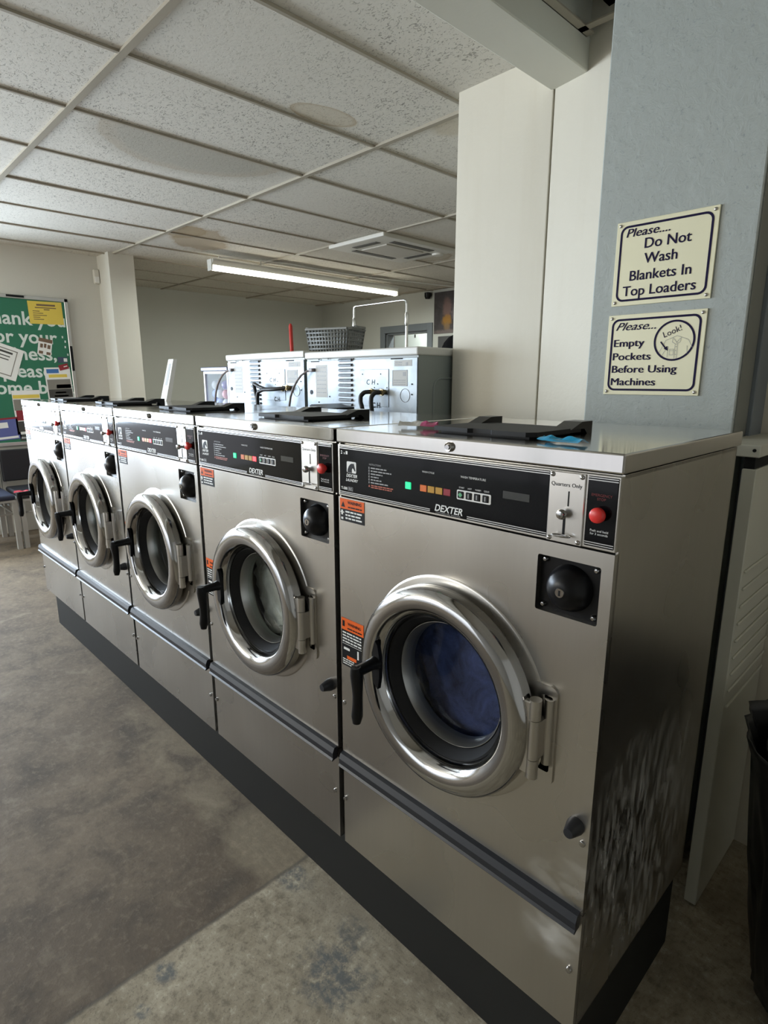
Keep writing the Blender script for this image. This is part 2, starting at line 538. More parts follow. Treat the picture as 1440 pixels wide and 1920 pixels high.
# ------------------------------------------------------------------ mesh helpers
class MB:
    """collects shapes and links them as ONE mesh object"""

    def __init__(self, off=(0, 0, 0)):
        self.bm = bmesh.new()
        self.off = Vector(off)
        self.mi = 0

    def _merge(self, b2, smooth=False):
        vm = {}
        for v in b2.verts:
            vm[v] = self.bm.verts.new(v.co + self.off)
        for f in b2.faces:
            try:
                nf = self.bm.faces.new([vm[v] for v in f.verts])
                nf.material_index = self.mi
                nf.smooth = smooth
            except ValueError:
                pass
        b2.free()

    def box(self, x0, x1, y0, y1, z0, z1, bev=0.0, seg=2, mat=None):
        b = bmesh.new()
        bmesh.ops.create_cube(b, size=1.0)
        for v in b.verts:
            v.co = Vector(((x0 + x1) / 2 + v.co.x * (x1 - x0), (y0 + y1) / 2 + v.co.y * (y1 - y0), (z0 + z1) / 2 + v.co.z * (z1 - z0)))
        if bev > 0:
            bmesh.ops.bevel(b, geom=list(b.edges), offset=bev, segments=seg, profile=0.5, affect='EDGES')
        if mat is not None:
            bmesh.ops.transform(b, matrix=mat, verts=list(b.verts))
        self._merge(b)
        return self

    def quad(self, pts):
        vs_ = [self.bm.verts.new(Vector(p) + self.off) for p in pts]
        f = self.bm.faces.new(vs_)
        f.material_index = self.mi
        return self

    def cyl(self, p0, p1, r0, r1=None, n=24, cap=True, smooth=True):
        p0, p1 = Vector(p0), Vector(p1)
        r1 = r0 if r1 is None else r1
        ax = (p1 - p0).normalized()
        a = ax.orthogonal().normalized()
        c = ax.cross(a)
        rings = []
        for p, r in ((p0, r0), (p1, r1)):
            rings.append([self.bm.verts.new(p + self.off + a * math.cos(2 * math.pi * i / n) * r + c * math.sin(2 * math.pi * i / n) * r) for i in range(n)])
        for i in range(n):
            f = self.bm.faces.new([rings[0][i], rings[0][(i + 1) % n], rings[1][(i + 1) % n], rings[1][i]])
            f.smooth = smooth
            f.material_index = self.mi
        if cap:
            for rg in (rings[0][::-1], rings[1]):
                f = self.bm.faces.new(rg)
                f.material_index = self.mi
        return self

    def tube(self, pts, r, n=10, cap=True):
        pts = [Vector(p) for p in pts]
        prev = None
        rings = []
        for i, p in enumerate(pts):
            t = (pts[min(i + 1, len(pts) - 1)] - pts[max(i - 1, 0)]).normalized()
            a = t.orthogonal().normalized() if prev is None else (prev - t * prev.dot(t)).normalized()
            prev = a
            c = t.cross(a)
            rr = r[i] if isinstance(r, (list, tuple)) else r
            rings.append([self.bm.verts.new(p + self.off + a * math.cos(2 * math.pi * k / n) * rr + c * math.sin(2 * math.pi * k / n) * rr) for k in range(n)])
        for A, B in zip(rings, rings[1:]):
            for k in range(n):
                f = self.bm.faces.new([A[k], A[(k + 1) % n], B[(k + 1) % n], B[k]])
                f.smooth = True
                f.material_index = self.mi
        if cap:
            for rg in (rings[0][::-1], rings[-1]):
                f = self.bm.faces.new(rg)
                f.material_index = self.mi
        return self

    def lathe(self, prof, c, axis='Y', n=64, smooth=True, closed=False):
        """prof: (r, t) along the axis"""
        c = Vector(c)
        rings = []
        for r, t in prof:
            ring = []
            if r < 1e-6:
                co = {'Y': Vector((0, t, 0)), 'Z': Vector((0, 0, t)), 'X': Vector((t, 0, 0))}[axis]
                ring = [self.bm.verts.new(c + co + self.off)]
            else:
                for i in range(n):
                    a = 2 * math.pi * i / n
                    ca, sa = math.cos(a) * r, math.sin(a) * r
                    co = {'Y': Vector((ca, t, sa)), 'Z': Vector((ca, sa, t)), 'X': Vector((t, ca, sa))}[axis]
                    ring.append(self.bm.verts.new(c + co + self.off))
            rings.append(ring)
        pairs = list(zip(rings, rings[1:]))
        if closed:
            pairs.append((rings[-1], rings[0]))
        for A, B in pairs:
            for i in range(n):
                j = (i + 1) % n
                if len(A) == 1 and len(B) == 1:
                    continue
                if len(A) == 1:
                    vv = [A[0], B[j], B[i]]
                elif len(B) == 1:
                    vv = [A[i], A[j], B[0]]
                else:
                    vv = [A[i], A[j], B[j], B[i]]
                f = self.bm.faces.new(vv)
                f.smooth = smooth
                f.material_index = self.mi
        return self

    def prism(self, poly, y0, y1):
        """polygon in XZ, extruded along Y"""
        A = [self.bm.verts.new(Vector((x, y0, z)) + self.off) for x, z in poly]
        B = [self.bm.verts.new(Vector((x, y1, z)) + self.off) for x, z in poly]
        n = len(poly)
        for f in (A, B[::-1]):
            self.bm.faces.new(f).material_index = self.mi
        for i in range(n):
            self.bm.faces.new([A[i], B[i], B[(i + 1) % n], A[(i + 1) % n]]).material_index = self.mi
        return self

    def plate(self, outer, holes, y, depth):
        """sheet in XZ at y with holes; all the rims are turned back by depth"""
        b = bmesh.new()
        loops = []
        for lp in [outer] + holes:
            vv = [b.verts.new((x, y, z)) for x, z in lp]
            ee = [b.edges.new((vv[i], vv[(i + 1) % len(vv)])) for i in range(len(vv))]
            loops.append((vv, ee))
        bmesh.ops.triangle_fill(b, edges=[e for _, ee in loops for e in ee], use_beauty=True)
        for vv, _ in loops:
            back = [b.verts.new(v.co + Vector((0, depth, 0))) for v in vv]
            for i in range(len(vv)):
                j = (i + 1) % len(vv)
                b.faces.new([vv[i], vv[j], back[j], back[i]])
        bmesh.ops.recalc_face_normals(b, faces=list(b.faces))
        self._merge(b)
        return self

    def text(self, s, x, z, size, y, align='CENTER', shear=0.0, bold=0.0, face='-Y', sx=1.0, fat=0.0):
        verts, faces = text_geo(s, size, align, shear, bold)
        for kk, off in enumerate((0.0,) if fat == 0 else (0.0, -fat, fat)):
            vm = []
            for vx, vy in verts:
                vx = vx * sx + off
                if face == '-Y':
                    co = Vector((x + vx, y - kk * 0.00004, z + vy))
                elif face == '+X':      # reading direction +Y, seen from +X
                    co = Vector((y, x + vx, z + vy))
                vm.append(self.bm.verts.new(co + self.off))
            for f in faces:
                try:
                    nf = self.bm.faces.new([vm[i] for i in f])
                    nf.material_index = self.mi
                except ValueError:
                    pass
        return self

    def scribble(self, x, z, w, h, y, seed=0):
        """one line of print too small to read: word-length strokes"""
        r = random.Random(seed)
        cx = x
        while cx < x + w - h:
            ww = min(r.uniform(1.5, 5.0) * h, x + w - cx)
            self.box(cx, cx + ww, y, y + 0.0005, z - h * 0.42, z + h * 0.42)
            cx += ww + h * 0.6
        return self

    def xf(self, mat):
        bmesh.ops.transform(self.bm, matrix=mat, verts=list(self.bm.verts))
        return self

    def build(self, name, mats, parent=None, loc=None, smooth_angle=None):
        me = bpy.data.meshes.new(name)
        bmesh.ops.recalc_face_normals(self.bm, faces=list(self.bm.faces))
        for e in self.bm.edges:
            if len(e.link_faces) == 2 and e.calc_face_angle(0.0) > 0.70:
                e.smooth = False
        self.bm.to_mesh(me)
        self.bm.free()
        if not isinstance(mats, (list, tuple)):
            mats = [mats]
        for m in mats:
            me.materials.append(m)
        o = bpy.data.objects.new(name, me)
        COL.objects.link(o)
        if parent is not None:
            o.parent = parent
        if loc is not None:
            o.location = loc
        return o


_tcache = {}


def text_geo(s, size, align, shear, bold):
    key = (s, size, align, shear, bold)
    if key in _tcache:
        return _tcache[key]
    cu = bpy.data.curves.new('lettering_source', 'FONT')
    cu.body = s
    cu.size = size
    cu.align_x = align
    cu.shear = shear
    cu.offset = bold * size
    cu.resolution_u = 3
    ob = bpy.data.objects.new('lettering_source', cu)
    COL.objects.link(ob)
    bpy.context.view_layer.update()
    dg = bpy.context.evaluated_depsgraph_get()
    ev = ob.evaluated_get(dg)
    me = ev.to_mesh()
    v = [(p.co.x, p.co.y) for p in me.vertices]
    f = [tuple(p.vertices) for p in me.polygons]
    ev.to_mesh_clear()
    bpy.data.objects.remove(ob)
    bpy.data.curves.remove(cu)
    _tcache[key] = (v, f)
    return v, f


def empty(name, loc=(0, 0, 0), rz=0.0):
    o = bpy.data.objects.new(name, None)
    o.empty_display_size = 0.1
    o.location = loc
    o.rotation_euler = (0, 0, rz)
    COL.objects.link(o)
    return o


def tag(o, label, cat, group=None, kind=None):
    o['label'] = label
    o['category'] = cat
    if group:
        o['group'] = group
    if kind:
        o['kind'] = kind
    return o


def struct(o):
    o['kind'] = 'structure'
    return o


def circle(cx, cz, r, n=72):
    return [(cx + r * math.cos(2 * math.pi * i / n), cz + r * math.sin(2 * math.pi * i / n)) for i in range(n)]


def rrect(x0, x1, z0, z1, r, n=5):
    pts = []
    for cx, cz, a0 in ((x1 - r, z1 - r, 0), (x0 + r, z1 - r, 90), (x0 + r, z0 + r, 180), (x1 - r, z0 + r, 270)):
        for i in range(n + 1):
            a = R(a0 + 90 * i / n)
            pts.append((cx + r * math.cos(a), cz + r * math.sin(a)))
    return pts


def kids(o):
    return [c for c in bpy.data.objects if c.parent == o]


# ================================================================== ROOM SHELL
# floor
struct(MB().box(-7.7, 2.4, -4.3, 5.6, -0.1, 0.0).build('floor', M_FLOOR))

# ceiling: lay-in tiles (one mesh), slightly uneven
mb = MB()
GX, GY, TX, TY = -2.07, 0.186, 0.611, 1.272
for i in range(-3, 11):
    for j in range(-5, 6):
        x1 = GX - i * TX
        x0 = x1 - TX
        y0 = GY + j * TY
        y1 = y0 + TY
        if x0 > -0.80:
            continue
        x1 = min(x1, -0.90)
        if x1 <= x0:
            continue
        dz = [0.006 + rnd.random() * 0.006 for _ in range(4)]
        mb.quad([(x0, y0, ZC + dz[0]), (x0, y1, ZC + dz[1]), (x1, y1, ZC + dz[2]), (x1, y0, ZC + dz[3])])
for i in range(0, 6):
    x0 = -0.745 + i * TX
    for j in range(-5, 3):
        y0 = GY - 0.02 + j * TY
        mb.quad([(x0, y0, ZC + 0.045), (x0, min(y0 + TY, 1.14), ZC + 0.045), (x0 + TX - 0.01, min(y0 + TY, 1.14), ZC + 0.045), (x0 + TX - 0.01, y0, ZC + 0.045)])
mb.box(-7.8, 2.5, -4.4, 5.7, ZC + 0.25, ZC + 0.30)
struct(mb.build('ceiling', M_TILE))

# ceiling grid: main runners and cross tees
mb = MB()
for j in range(-3, 5):
    y = GY + j * TY
    if -4.2 < y < 5.4:
        mb.box(-7.6, -0.9, y - 0.014, y + 0.014, ZC - 0.003, ZC + 0.012)
for i in range(-1, 10):
    x = GX - i * TX
    mb.box(x - 0.0075, x + 0.0075, -4.2, 5.4, ZC - 0.001, ZC + 0.010)
struct(mb.build('trim_1', M_TBAR))

# beam and angle trim at its right side
struct(MB().box(-0.975, -0.815, -4.2, 1.32, 2.457, ZC + 0.2, 0.004).build('trim_2', M_BEAM))
mb = MB()
mb.box(-0.815, -0.785, -4.2, 1.26, 2.552, 2.557)
mb.box(-0.815, -0.812, -4.2, 1.26, 2.552, 2.585)
mb.box(-0.815, -0.40, 1.195, 1.225, 2.552, 2.557)
struct(mb.build('trim_3', M_TBAR))

# left wall with the shop window opening (right of it the notice board)
WY0, WY1, WZ0, WZ1 = -3.2, -0.03, 0.35, 2.28
mb = MB()
mb.box(XW - 0.15, XW, WY1, 1.40, 0, ZC + 0.02)
mb.box(XW - 0.15, XW, -4.2, WY0, 0, ZC + 0.02)
mb.box(XW - 0.15, XW, WY0, WY1, 0, WZ0)
mb.box(XW - 0.15, XW, WY0, WY1, WZ1, ZC + 0.02)
struct(mb.build('wall_left', M_LEFTWALL))
mb = MB()
for yy in (WY0, -2.16, -1.10, WY1 - 0.05):
    mb.box(XW - 0.10, XW - 0.04, yy, yy + 0.05, WZ0, WZ1)
for zz in (WZ0, 1.75, WZ1 - 0.05):
    mb.box(XW - 0.10, XW - 0.04, WY0, WY1, zz, zz + 0.05)
struct(mb.build('window_1', M_ALU))
# pilaster and recess behind it
struct(MB().box(-6.1, -5.655, 1.40, 1.64, 0, ZC + 0.02, 0.003).build('wall_pilaster', M_LEFTWALL))
struct(MB().box(-7.65, -7.50, 1.5, 5.55, 0, ZC + 0.02).build('wall_recess_left', M_FARWALL))
struct(MB().box(-7.65, -6.0, 1.5, 1.64, 0, ZC + 0.02).build('wall_recess_front', M_FARWALL))
# back wall with doorway opening
DX0, DX1, DZ = -6.03, -5.20, 2.075
mb = MB()
mb.box(-7.65, DX0, 5.40, 5.55, 0, ZC + 0.02)
mb.box(DX1, -0.5, 5.40, 5.55, 0, ZC + 0.02)
mb.box(DX0, DX1, 5.40, 5.55, DZ, ZC + 0.02)
struct(mb.build('wall_back', M_FARWALL))
mb = MB()
mb.box(DX0 - 0.09, DX0, 5.375, 5.42, 0, DZ + 0.095, 0.004)
mb.box(DX1, DX1 + 0.09, 5.375, 5.42, 0, DZ + 0.095, 0.004)
mb.box(DX0, DX1, 5.375, 5.42, DZ, DZ + 0.095, 0.004)
mb.box(DX0, DX0 + 0.02, 5.42, 5.55, 0, DZ)
mb.box(DX1 - 0.02, DX1, 5.42, 5.55, 0, DZ)
mb.box(DX0, DX1, 5.42, 5.55, DZ - 0.02, DZ)
struct(mb.build('trim_4', M_BLUEGREY))
# room beyond the doorway
mb = MB()
mb.box(-8.0, -4.0, 7.0, 7.1, 0, 2.6)
mb.box(-8.1, -8.0, 5.55, 7.1, 0, 2.6)
mb.box(-4.0, -3.9, 5.55, 7.1, 0, 2.6)
mb.box(-8.0, -4.0, 5.55, 7.1, 2.6, 2.65)
mb.box(-8.0, -4.0, 5.55, 7.1, -0.1, 0.0)
struct(mb.build('wall_beyond', M_ROOMWALL))
# second dark door beside it, mostly behind the cream wall
mb = MB()
mb.box(-4.98, -4.05, 5.35, 5.398, 0, 1.98, 0.006)
d2 = struct(mb.build('door_1', plain('dark_door_paint', (0.075, 0.075, 0.075), 0.5)))
MB().box(-4.84, -4.2, 5.338, 5.35, 0.3, 1.86, 0.004).build('door_panel', plain('darker_door_panel', (0.045, 0.046, 0.046), 0.5), d2)

# cream partition end, angled return, blue column
struct(MB().box(-1.410, -0.963, 1.313, 5.45, 0, ZC + 0.03, 0.003).build('wall_partition', M_CREAM))
mb = MB()
pts = [(-0.957, 1.316), (-0.40, 1.195), (-0.40, 1.40), (-0.957, 1.40)]
A = [(x, y, 0) for x, y in pts]
B = [(x, y, ZC + 0.22) for x, y in pts]
mb.quad(A[::-1]); mb.quad(B)
for i in range(4):
    j = (i + 1) % 4
    mb.quad([A[i], A[j], B[j], B[i]])
struct(mb.build('wall_return', M_CREAM))
mb = MB()
mb.box(-0.507, -0.102, 0.84, 1.20, 0, ZC + 0.22, 0.004)
struct(mb.build('wall_column', M_BLUE))
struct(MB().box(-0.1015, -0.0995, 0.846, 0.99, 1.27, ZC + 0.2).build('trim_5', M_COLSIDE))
struct(MB().box(-0.1015, -0.088, 0.945, 1.05, 0, ZC + 0.2, 0.003).build('trim_6', M_BLUEGREY))
struct(MB().box(-0.102, 2.35, 1.05, 1.20, 0, ZC + 0.22).build('wall_right_back', M_CREAM))
struct(MB().box(2.20, 2.35, -4.2, 1.2, 0, ZC + 0.22).build('wall_right', M_ROOMWALL))
# front wall with windows behind the camera
mb = MB()
FX0, FX1, FZ0, FZ1 = -5.4, -1.2, 0.4, 2.4
mb.box(XW - 0.15, FX0, -4.2, -4.05, 0, ZC + 0.25)
mb.box(FX1, 2.35, -4.2, -4.05, 0, ZC + 0.25)
mb.box(FX0, FX1, -4.2, -4.05, 0, FZ0)
mb.box(FX0, FX1, -4.2, -4.05, FZ1, ZC + 0.25)
struct(mb.build('wall_front', M_ROOMWALL))
mb = MB()
for k in range(4):
    xx = FX0 + k * (FX1 - FX0 - 0.06) / 3
    mb.box(xx, xx + 0.06, -4.10, -4.06, FZ0, FZ1)
for zz in (FZ0, FZ1 - 0.05):
    mb.box(FX0, FX1, -4.10, -4.06, zz, zz + 0.05)
struct(mb.build('window_2', M_ALU))

# ================================================================== FRONT LOAD WASHERS
XC0 = -0.3325
CX, CZ = -0.325, 0.817       # door centre
OFF = (-XC0, 0, -ZB)


def NB():
    return MB(OFF)


def make_washer():
    w = empty('washing_machine', (XC0, 0, ZB))
    XL, XR = -0.6555, -0.0095
    # --- body shell: sides, back, bottom, top edge and the strip behind the controls
    mb = NB()
    mb.box(XL, XL + 0.004, 0.004, 0.548, ZB, ZLB - 0.002)
    mb.box(XR - 0.004, XR, 0.011, 0.548, ZB, ZLB - 0.002)
    mb.box(XL, XR, 0.544, 0.548, ZB, ZLB - 0.002)
    mb.box(XL, XR, 0.006, 0.548, ZB, ZB + 0.004)
    mb.box(XL, XR, 0.0, 0.012, ZPT + 0.003, ZLB - 0.004, 0.0012)
    mb.box(XL, XR, 0.012, 0.548, ZLB - 0.008, ZLB - 0.003)
    mb.build('body', M_STEEL, w)
    # black sheet added behind the front sheets as painted shade in the joints
    mb = NB()
    shade_outline = [(XL + 0.005, ZB + 0.005), (XR - 0.005, ZB + 0.005), (XR - 0.005, ZLB - 0.01), (XL + 0.005, ZLB - 0.01)]
    mb.plate(shade_outline, [circle(CX, CZ, 0.160)], 0.034, 0.004)
    mb.build('joint_shade_sheet', M_DARK, w)
    # --- front sheet with the door hole, lock recess and hinge slot
    mb = NB()
    x0, x1, z0, z1 = XL, XR, 0.4975, ZPT
    mb.plate([(x0, z0), (x1, z0), (x1, z1), (x0, z1)],
             [circle(CX, CZ, 0.165), rrect(-0.139, -0.0285, 1.034, 1.131, 0.004), rrect(-0.113, -0.091, 0.741, 0.886, 0.005)], 0.0, 0.016)
    # pressed ring around the door and raised hinge pad
    mb.lathe([(0.170, -0.0022), (0.2195, -0.0022), (0.2225, -0.0014), (0.2250, 0.0002)], (CX, 0, CZ), 'Y', 96)
    mb.plate(rrect(-0.135, -0.083, 0.715, 0.905, 0.014), [rrect(-0.113, -0.091, 0.741, 0.886, 0.005)], -0.004, 0.006)
    mb.build('front_panel', M_STEEL, w)
    mb = NB()
    mb.plate([(XL, ZB), (XR, ZB), (XR, 0.4935), (XL, 0.4935)], [], 0.0015, 0.014)
    mb.build('lower_panel', M_STEEL, w)
    # --- lid
    mb = NB()
    mb.box(-0.6585, -0.0065, -0.002, 0.566, ZLB, ZLT, 0.0028, 2)
    lid = mb.build('lid', M_LID, w)
    mb = NB()
    mb.lathe([(0.0, -0.0105), (0.0045, -0.0105), (0.0050, -0.0085), (0.0078, -0.0090), (0.0090, -0.0065), (0.0090, -0.001)], (-0.332, 0, 1.293), 'Y', 24)
    mb.build('lid_lock', M_CHROME, lid)
    # --- soap dispenser flap on the lid
    mb = NB()
    mb.prism([], 0, 0) if False else None
    poly = [(-0.449, 0.088), (-0.360, 0.084), (-0.352, 0.092), (-0.310, 0.092), (-0.302, 0.084), (-0.228, 0.084), (-0.214, 0.100), (-0.214, 0.262), (-0.455, 0.262), (-0.455, 0.100)]
    A = [(x, y, ZLT + 0.0035) for x, y in poly]
    B = [(x, y, ZLT + 0.0120) for x, y in poly]
    mb.quad(A[::-1]); mb.quad(B)
    for i in range(len(poly)):
        j = (i + 1) % len(poly)
        mb.quad([A[i], A[j], B[j], B[i]])
    mb.box(-0.44, -0.23, 0.10, 0.25, ZLT, ZLT + 0.004)
    flap = mb.build('dispenser_flap', M_RUBBER, w)
    for hx0, hx1 in ((-0.462, -0.428), (-0.250, -0.210)):
        mb = NB()
        prof = [(0.215, 0.010), (0.258, 0.024), (0.300, 0.024), (0.300, 0.0), (0.280, 0.0), (0.268, 0.010)]
        A = [(hx0, y, ZLT + z) for y, z in prof]
        B = [(hx1, y, ZLT + z) for y, z in prof]
        mb.quad(A); mb.quad(B[::-1])
        for i in range(len(prof)):
            j = (i + 1) % len(prof)
            mb.quad([A[i], B[i], B[j], A[j]])
        mb.build('flap_hinge', M_BLACK, flap)
    # --- control panel
    mb = NB()
    mb.box(-0.649, -0.1255, -0.0016, 0.004, 1.1625, 1.2715, 0.0008, 1)
    cp = mb.build('control_panel', M_GLOSSBLACK, w)
    Y = -0.0021
    mb = NB()
    for a, b_, z in ((-0.649, -0.1255, 1.2695), (-0.649, -0.1255, 1.2660), (-0.649, -0.378, 1.1655), (-0.288, -0.1255, 1.1655), (-0.649, -0.378, 1.1690), (-0.288, -0.1255, 1.1690)):
        mb.box(a, b_, Y, Y + 0.0005, z - 0.0007, z + 0.0007)
    mb.build('pinstripe', M_SILVER, cp)
    mb = NB()
    mb.text('2', -0.643, 1.2535, 0.0105, Y, 'LEFT', 0, 0.02)
    mb.text('x', -0.633, 1.2535, 0.008, Y, 'LEFT', 0, 0.02)
    mb.box(-0.6265, -0.6205, Y, Y + 0.0004, 1.2535, 1.2605)
    mb.text('DEXTER', -0.6075, 1.2040, 0.0098, Y, 'CENTER', 0.25, 0.025)
    mb.text('LAUNDRY', -0.6075, 1.1945, 0.0085, Y, 'CENTER', 0.25, 0.02)
    mb.text('T-300', -0.643, 1.1745, 0.0085, Y, 'LEFT', 0, 0.03)
    mb.text('WASH CYCLE', -0.384, 1.2385, 0.0050, Y)
    mb.text('WASH TEMPERATURE', -0.277, 1.2390, 0.0058, Y)
    for k, s in enumerate(('START', 'HOT', 'WARM', 'COLD')):
        mb.text(s, -0.302 + k * 0.0185, 1.2195, 0.0042, Y)
    mb.text('DEXTER', -0.333, 1.1685, 0.0185, Y, 'CENTER', 0.25, 0.02)
    mb.build('lettering', M_WHITE, cp)
    mb = NB()
    mb.text('INSTRUCTIONS', -0.551, 1.2370, 0.0052, Y, 'LEFT')
    for k in range(6):
        mb.box(-0.5525, -0.5500, Y, Y + 0.0005, 1.2290 - k * 0.0062, 1.2335 - k * 0.0062)
        mb.scribble(-0.546, 1.2312 - k * 0.0062, (0.052, 0.062, 0.036, 0.024, 0.036, 0.052)[k], 0.0030, Y, k)
    mb.text('COMMERCIAL WASHER', -0.333, 1.1640, 0.0042, Y, 'CENTER', 0, 0.0, sx=1.35)
    for a in (0.0, 0.0125):
        mb.box(-0.6205, -0.6195 + 0.0, Y, Y + 0.0004, 1.1735, 1.1815)
    mb.box(-0.6205, -0.604, Y, Y + 0.0004, 1.1810, 1.1818)
    mb.box(-0.6205, -0.604, Y, Y + 0.0004, 1.1732, 1.1740)
    mb.box(-0.6050, -0.604, Y, Y + 0.0004, 1.1735, 1.1815)
    mb.scribble(-0.618, 1.1788, 0.012, 0.0022, Y, 4)
    mb.scribble(-0.618, 1.1762, 0.012, 0.0022, Y, 5)
    mb.build('fine_print', M_GREYPRINT, cp)
    mb = NB()
    mb.bm.faces.new([mb.bm.verts.new(Vector(p) + mb.off) for p in ((-0.5535, Y, 1.1905), (-0.5475, Y, 1.1905), (-0.5505, Y, 1.1960))])
    mb.scribble(-0.545, 1.1942, 0.066, 0.0028, Y, 11)
    mb.scribble(-0.545, 1.1900, 0.062, 0.0028, Y, 12)
    mb.build('warning_print', M_ORANGEDIM, cp)
    # horse-head badge: white square with a black arched horse neck
    mb = NB()
    mb.prism(rrect(-0.6235, -0.5925, 1.2135, 1.2385, 0.003, 3), Y, Y + 0.0004)
    mb.mi = 1
    horse = [(0.0, 0.0), (0.015, 0.0), (0.0145, 0.006), (0.017, 0.011), (0.0205, 0.0085), (0.024, 0.004), (0.0265, 0.0055), (0.0245, 0.011), (0.0225, 0.0165), (0.0215, 0.0215), (0.0195, 0.0195), (0.016, 0.0205), (0.010, 0.0185), (0.005, 0.0135), (0.0015, 0.007)]
    mb.prism([(-0.6215 + a * 1.02, 1.2140 + b_ * 1.02) for a, b_ in horse], Y - 0.0003, Y)
    mb.build('emblem', [M_WHITE, M_LABELBLACK], cp)
    mb = NB()
    mb.box(-0.4445, -0.4285, -0.0032, 0.0, 1.2005, 1.2150, 0.001, 1)
    mb.build('door_light', M_GREENLED, cp)
    for k, mm in enumerate((M_ORLED, M_AMLED, M_AMLED, M_REDLED)):
        xx = -0.4045 + k * 0.0198
        mb = NB()
        mb.box(xx, xx + 0.0172, -0.0026, 0.0, 1.2010, 1.2140, 0.0006, 1)
        o = mb.build('cycle_light', mm, cp)
        o['slot'] = k
    mb = NB()
    mb.prism(rrect(-0.3125, -0.2365, 1.1985, 1.2165, 0.0025, 3), Y - 0.0004, Y + 0.0008)
    mb.build('button_plate', M_WHITE, cp)
    for k in range(4):
        xx = -0.3100 + k * 0.0185
        mb = NB()
        mb.box(xx, xx + 0.0135, -0.0042, 0.0, 1.2010, 1.2142, 0.0015, 2)
        if k == 0:
            mb.mi = 1
            mb.prism([(xx + 0.0068, 1.2030), (xx + 0.0118, 1.2076), (xx + 0.0068, 1.2122), (xx + 0.0018, 1.2076)], -0.0046, -0.0042)
        else:
            mb.mi = 1
            mb.box(xx + 0.0055, xx + 0.0080, -0.0046, -0.0042, 1.2035, 1.2118)
        mb.build('cycle_button', [M_BLACK, M_GREENPRINT if k == 0 else M_GREYPRINT], cp)
    mb = NB()
    mb.box(-0.2125, -0.1600, -0.0020, 0.0, 1.2145, 1.2275)
    mb.build('display', M_DISPLAY, cp)
    # --- coin slide
    mb = NB()
    mb.box(-0.1248, -0.0635, -0.0030, 0.004, 1.1585, 1.2725, 0.0010, 1)
    cs = mb.build('coin_slide', M_SATIN, w)
    for sx_, sz_ in ((-0.119, 1.2675), (-0.069, 1.2675), (-0.119, 1.1640), (-0.069, 1.1640)):
        mb = NB()
        mb.lathe([(0.0, -0.0062), (0.0022, -0.0058), (0.0038, -0.0042), (0.0040, -0.003)], (sx_, 0, sz_), 'Y', 14)
        mb.build('screw', M_CHROME, cs)
    mb = NB()
    mb.text('Quarters Only', -0.0945, 1.2500, 0.0088, -0.0035)
    mb.build('lettering', M_LABELBLACK, cs)
    mb = NB()
    mb.box(-0.0905, -0.0885, -0.0036, -0.002, 1.2190, 1.2430)
    mb.box(-0.0965, -0.0925, -0.0036, -0.002, 1.1700, 1.2020)
    mb.build('coin_slot', M_DARK, cs)
    mb = NB()
    mb.tube([(-0.0945, -0.003, 1.2065), (-0.0945, -0.006, 1.2068), (-0.0945, -0.009, 1.2070)], [0.0045, 0.0040, 0.0050], 14)
    mb.lathe([(0.0, -0.021), (0.006, -0.0195), (0.0085, -0.0145), (0.0075, -0.0095), (0.003, -0.0065)], (-0.0945, 0, 1.2070), 'Y', 18)
    mb.build('coin_lever', M_CHROME, cs)
    mb = NB()
    mb.tube([(-0.0945 + 0.0155 * math.cos(a), -0.004 - 0.007 - 0.007 * math.sin(a), 1.1720) for a in [2 * math.pi * i / 24 for i in range(25)]], 0.0013, 8, False)
    mb.build('return_ring', M_CHROME, cs)
    # --- emergency stop panel
    mb = NB()
    mb.box(-0.0600, -0.0125, -0.0016, 0.004, 1.1625, 1.2715, 0.0008, 1)
    es = mb.build('stop_panel', M_GLOSSBLACK, w)
    mb = NB()
    for z in (1.2695, 1.2660, 1.1655, 1.1690):
        mb.box(-0.0600, -0.0125, Y, Y + 0.0005, z - 0.0007, z + 0.0007)
    mb.build('pinstripe', M_SILVER, es)
    mb = NB()
    mb.text('EMERGENCY', -0.0365, 1.2415, 0.0058, Y)
    mb.text('STOP', -0.0365, 1.2355, 0.0058, Y)
    mb.build('red_lettering', M_REDPRINT, es)
    mb = NB()
    mb.text('Push and hold', -0.0365, 1.1865, 0.0052, Y)
    mb.text('for 3 seconds', -0.0365, 1.1815, 0.0052, Y)
    mb.build('lettering', M_WHITE, es)
    mb = NB()
    mb.lathe([(0.0, -0.0185), (0.0085, -0.0180), (0.0112, -0.0160), (0.0120, -0.0130), (0.0118, -0.0090), (0.0070, -0.0080), (0.0070, 0.0)], (-0.0365, 0, 1.2145), 'Y', 32)
    mb.build('stop_button', M_REDBTN, es)
    # --- lock box
    mb = NB()
    mb.box(-0.139, -0.0285, 0.012, 0.016, 1.034, 1.131)
    mb.lathe([(0.040, 0.0125), (0.0385, 0.006), (0.0345, -0.004), (0.0275, -0.0135), (0.018, -0.0195), (0.011, -0.0215), (0.0, -0.0218)], (-0.0835, 0, 1.0815), 'Y', 40)
    lb = mb.build('coin_box_lock', M_BLACK, w)
    mb = NB()
    mb.lathe([(0.0, -0.0235), (0.0075, -0.0235), (0.0082, -0.0215)], (-0.0835, 0, 1.0815), 'Y', 20)
    mb.mi = 1
    mb.box(-0.0850, -0.0820, -0.0240, -0.0234, 1.0770, 1.0860)
    mb.build('key_cylinder', [M_CHROME, M_DARK], lb)
    for sx_, sz_ in ((-0.129, 1.122), (-0.039, 1.122), (-0.129, 1.043), (-0.039, 1.043)):
        mb = NB()
        mb.lathe([(0.0, 0.0045), (0.003, 0.0052), (0.0050, 0.0085), (0.0052, 0.0125)], (sx_, 0, sz_), 'Y', 14)
        mb.build('screw', M_CHROME, lb)
    # --- drum and throat
    mb = NB()
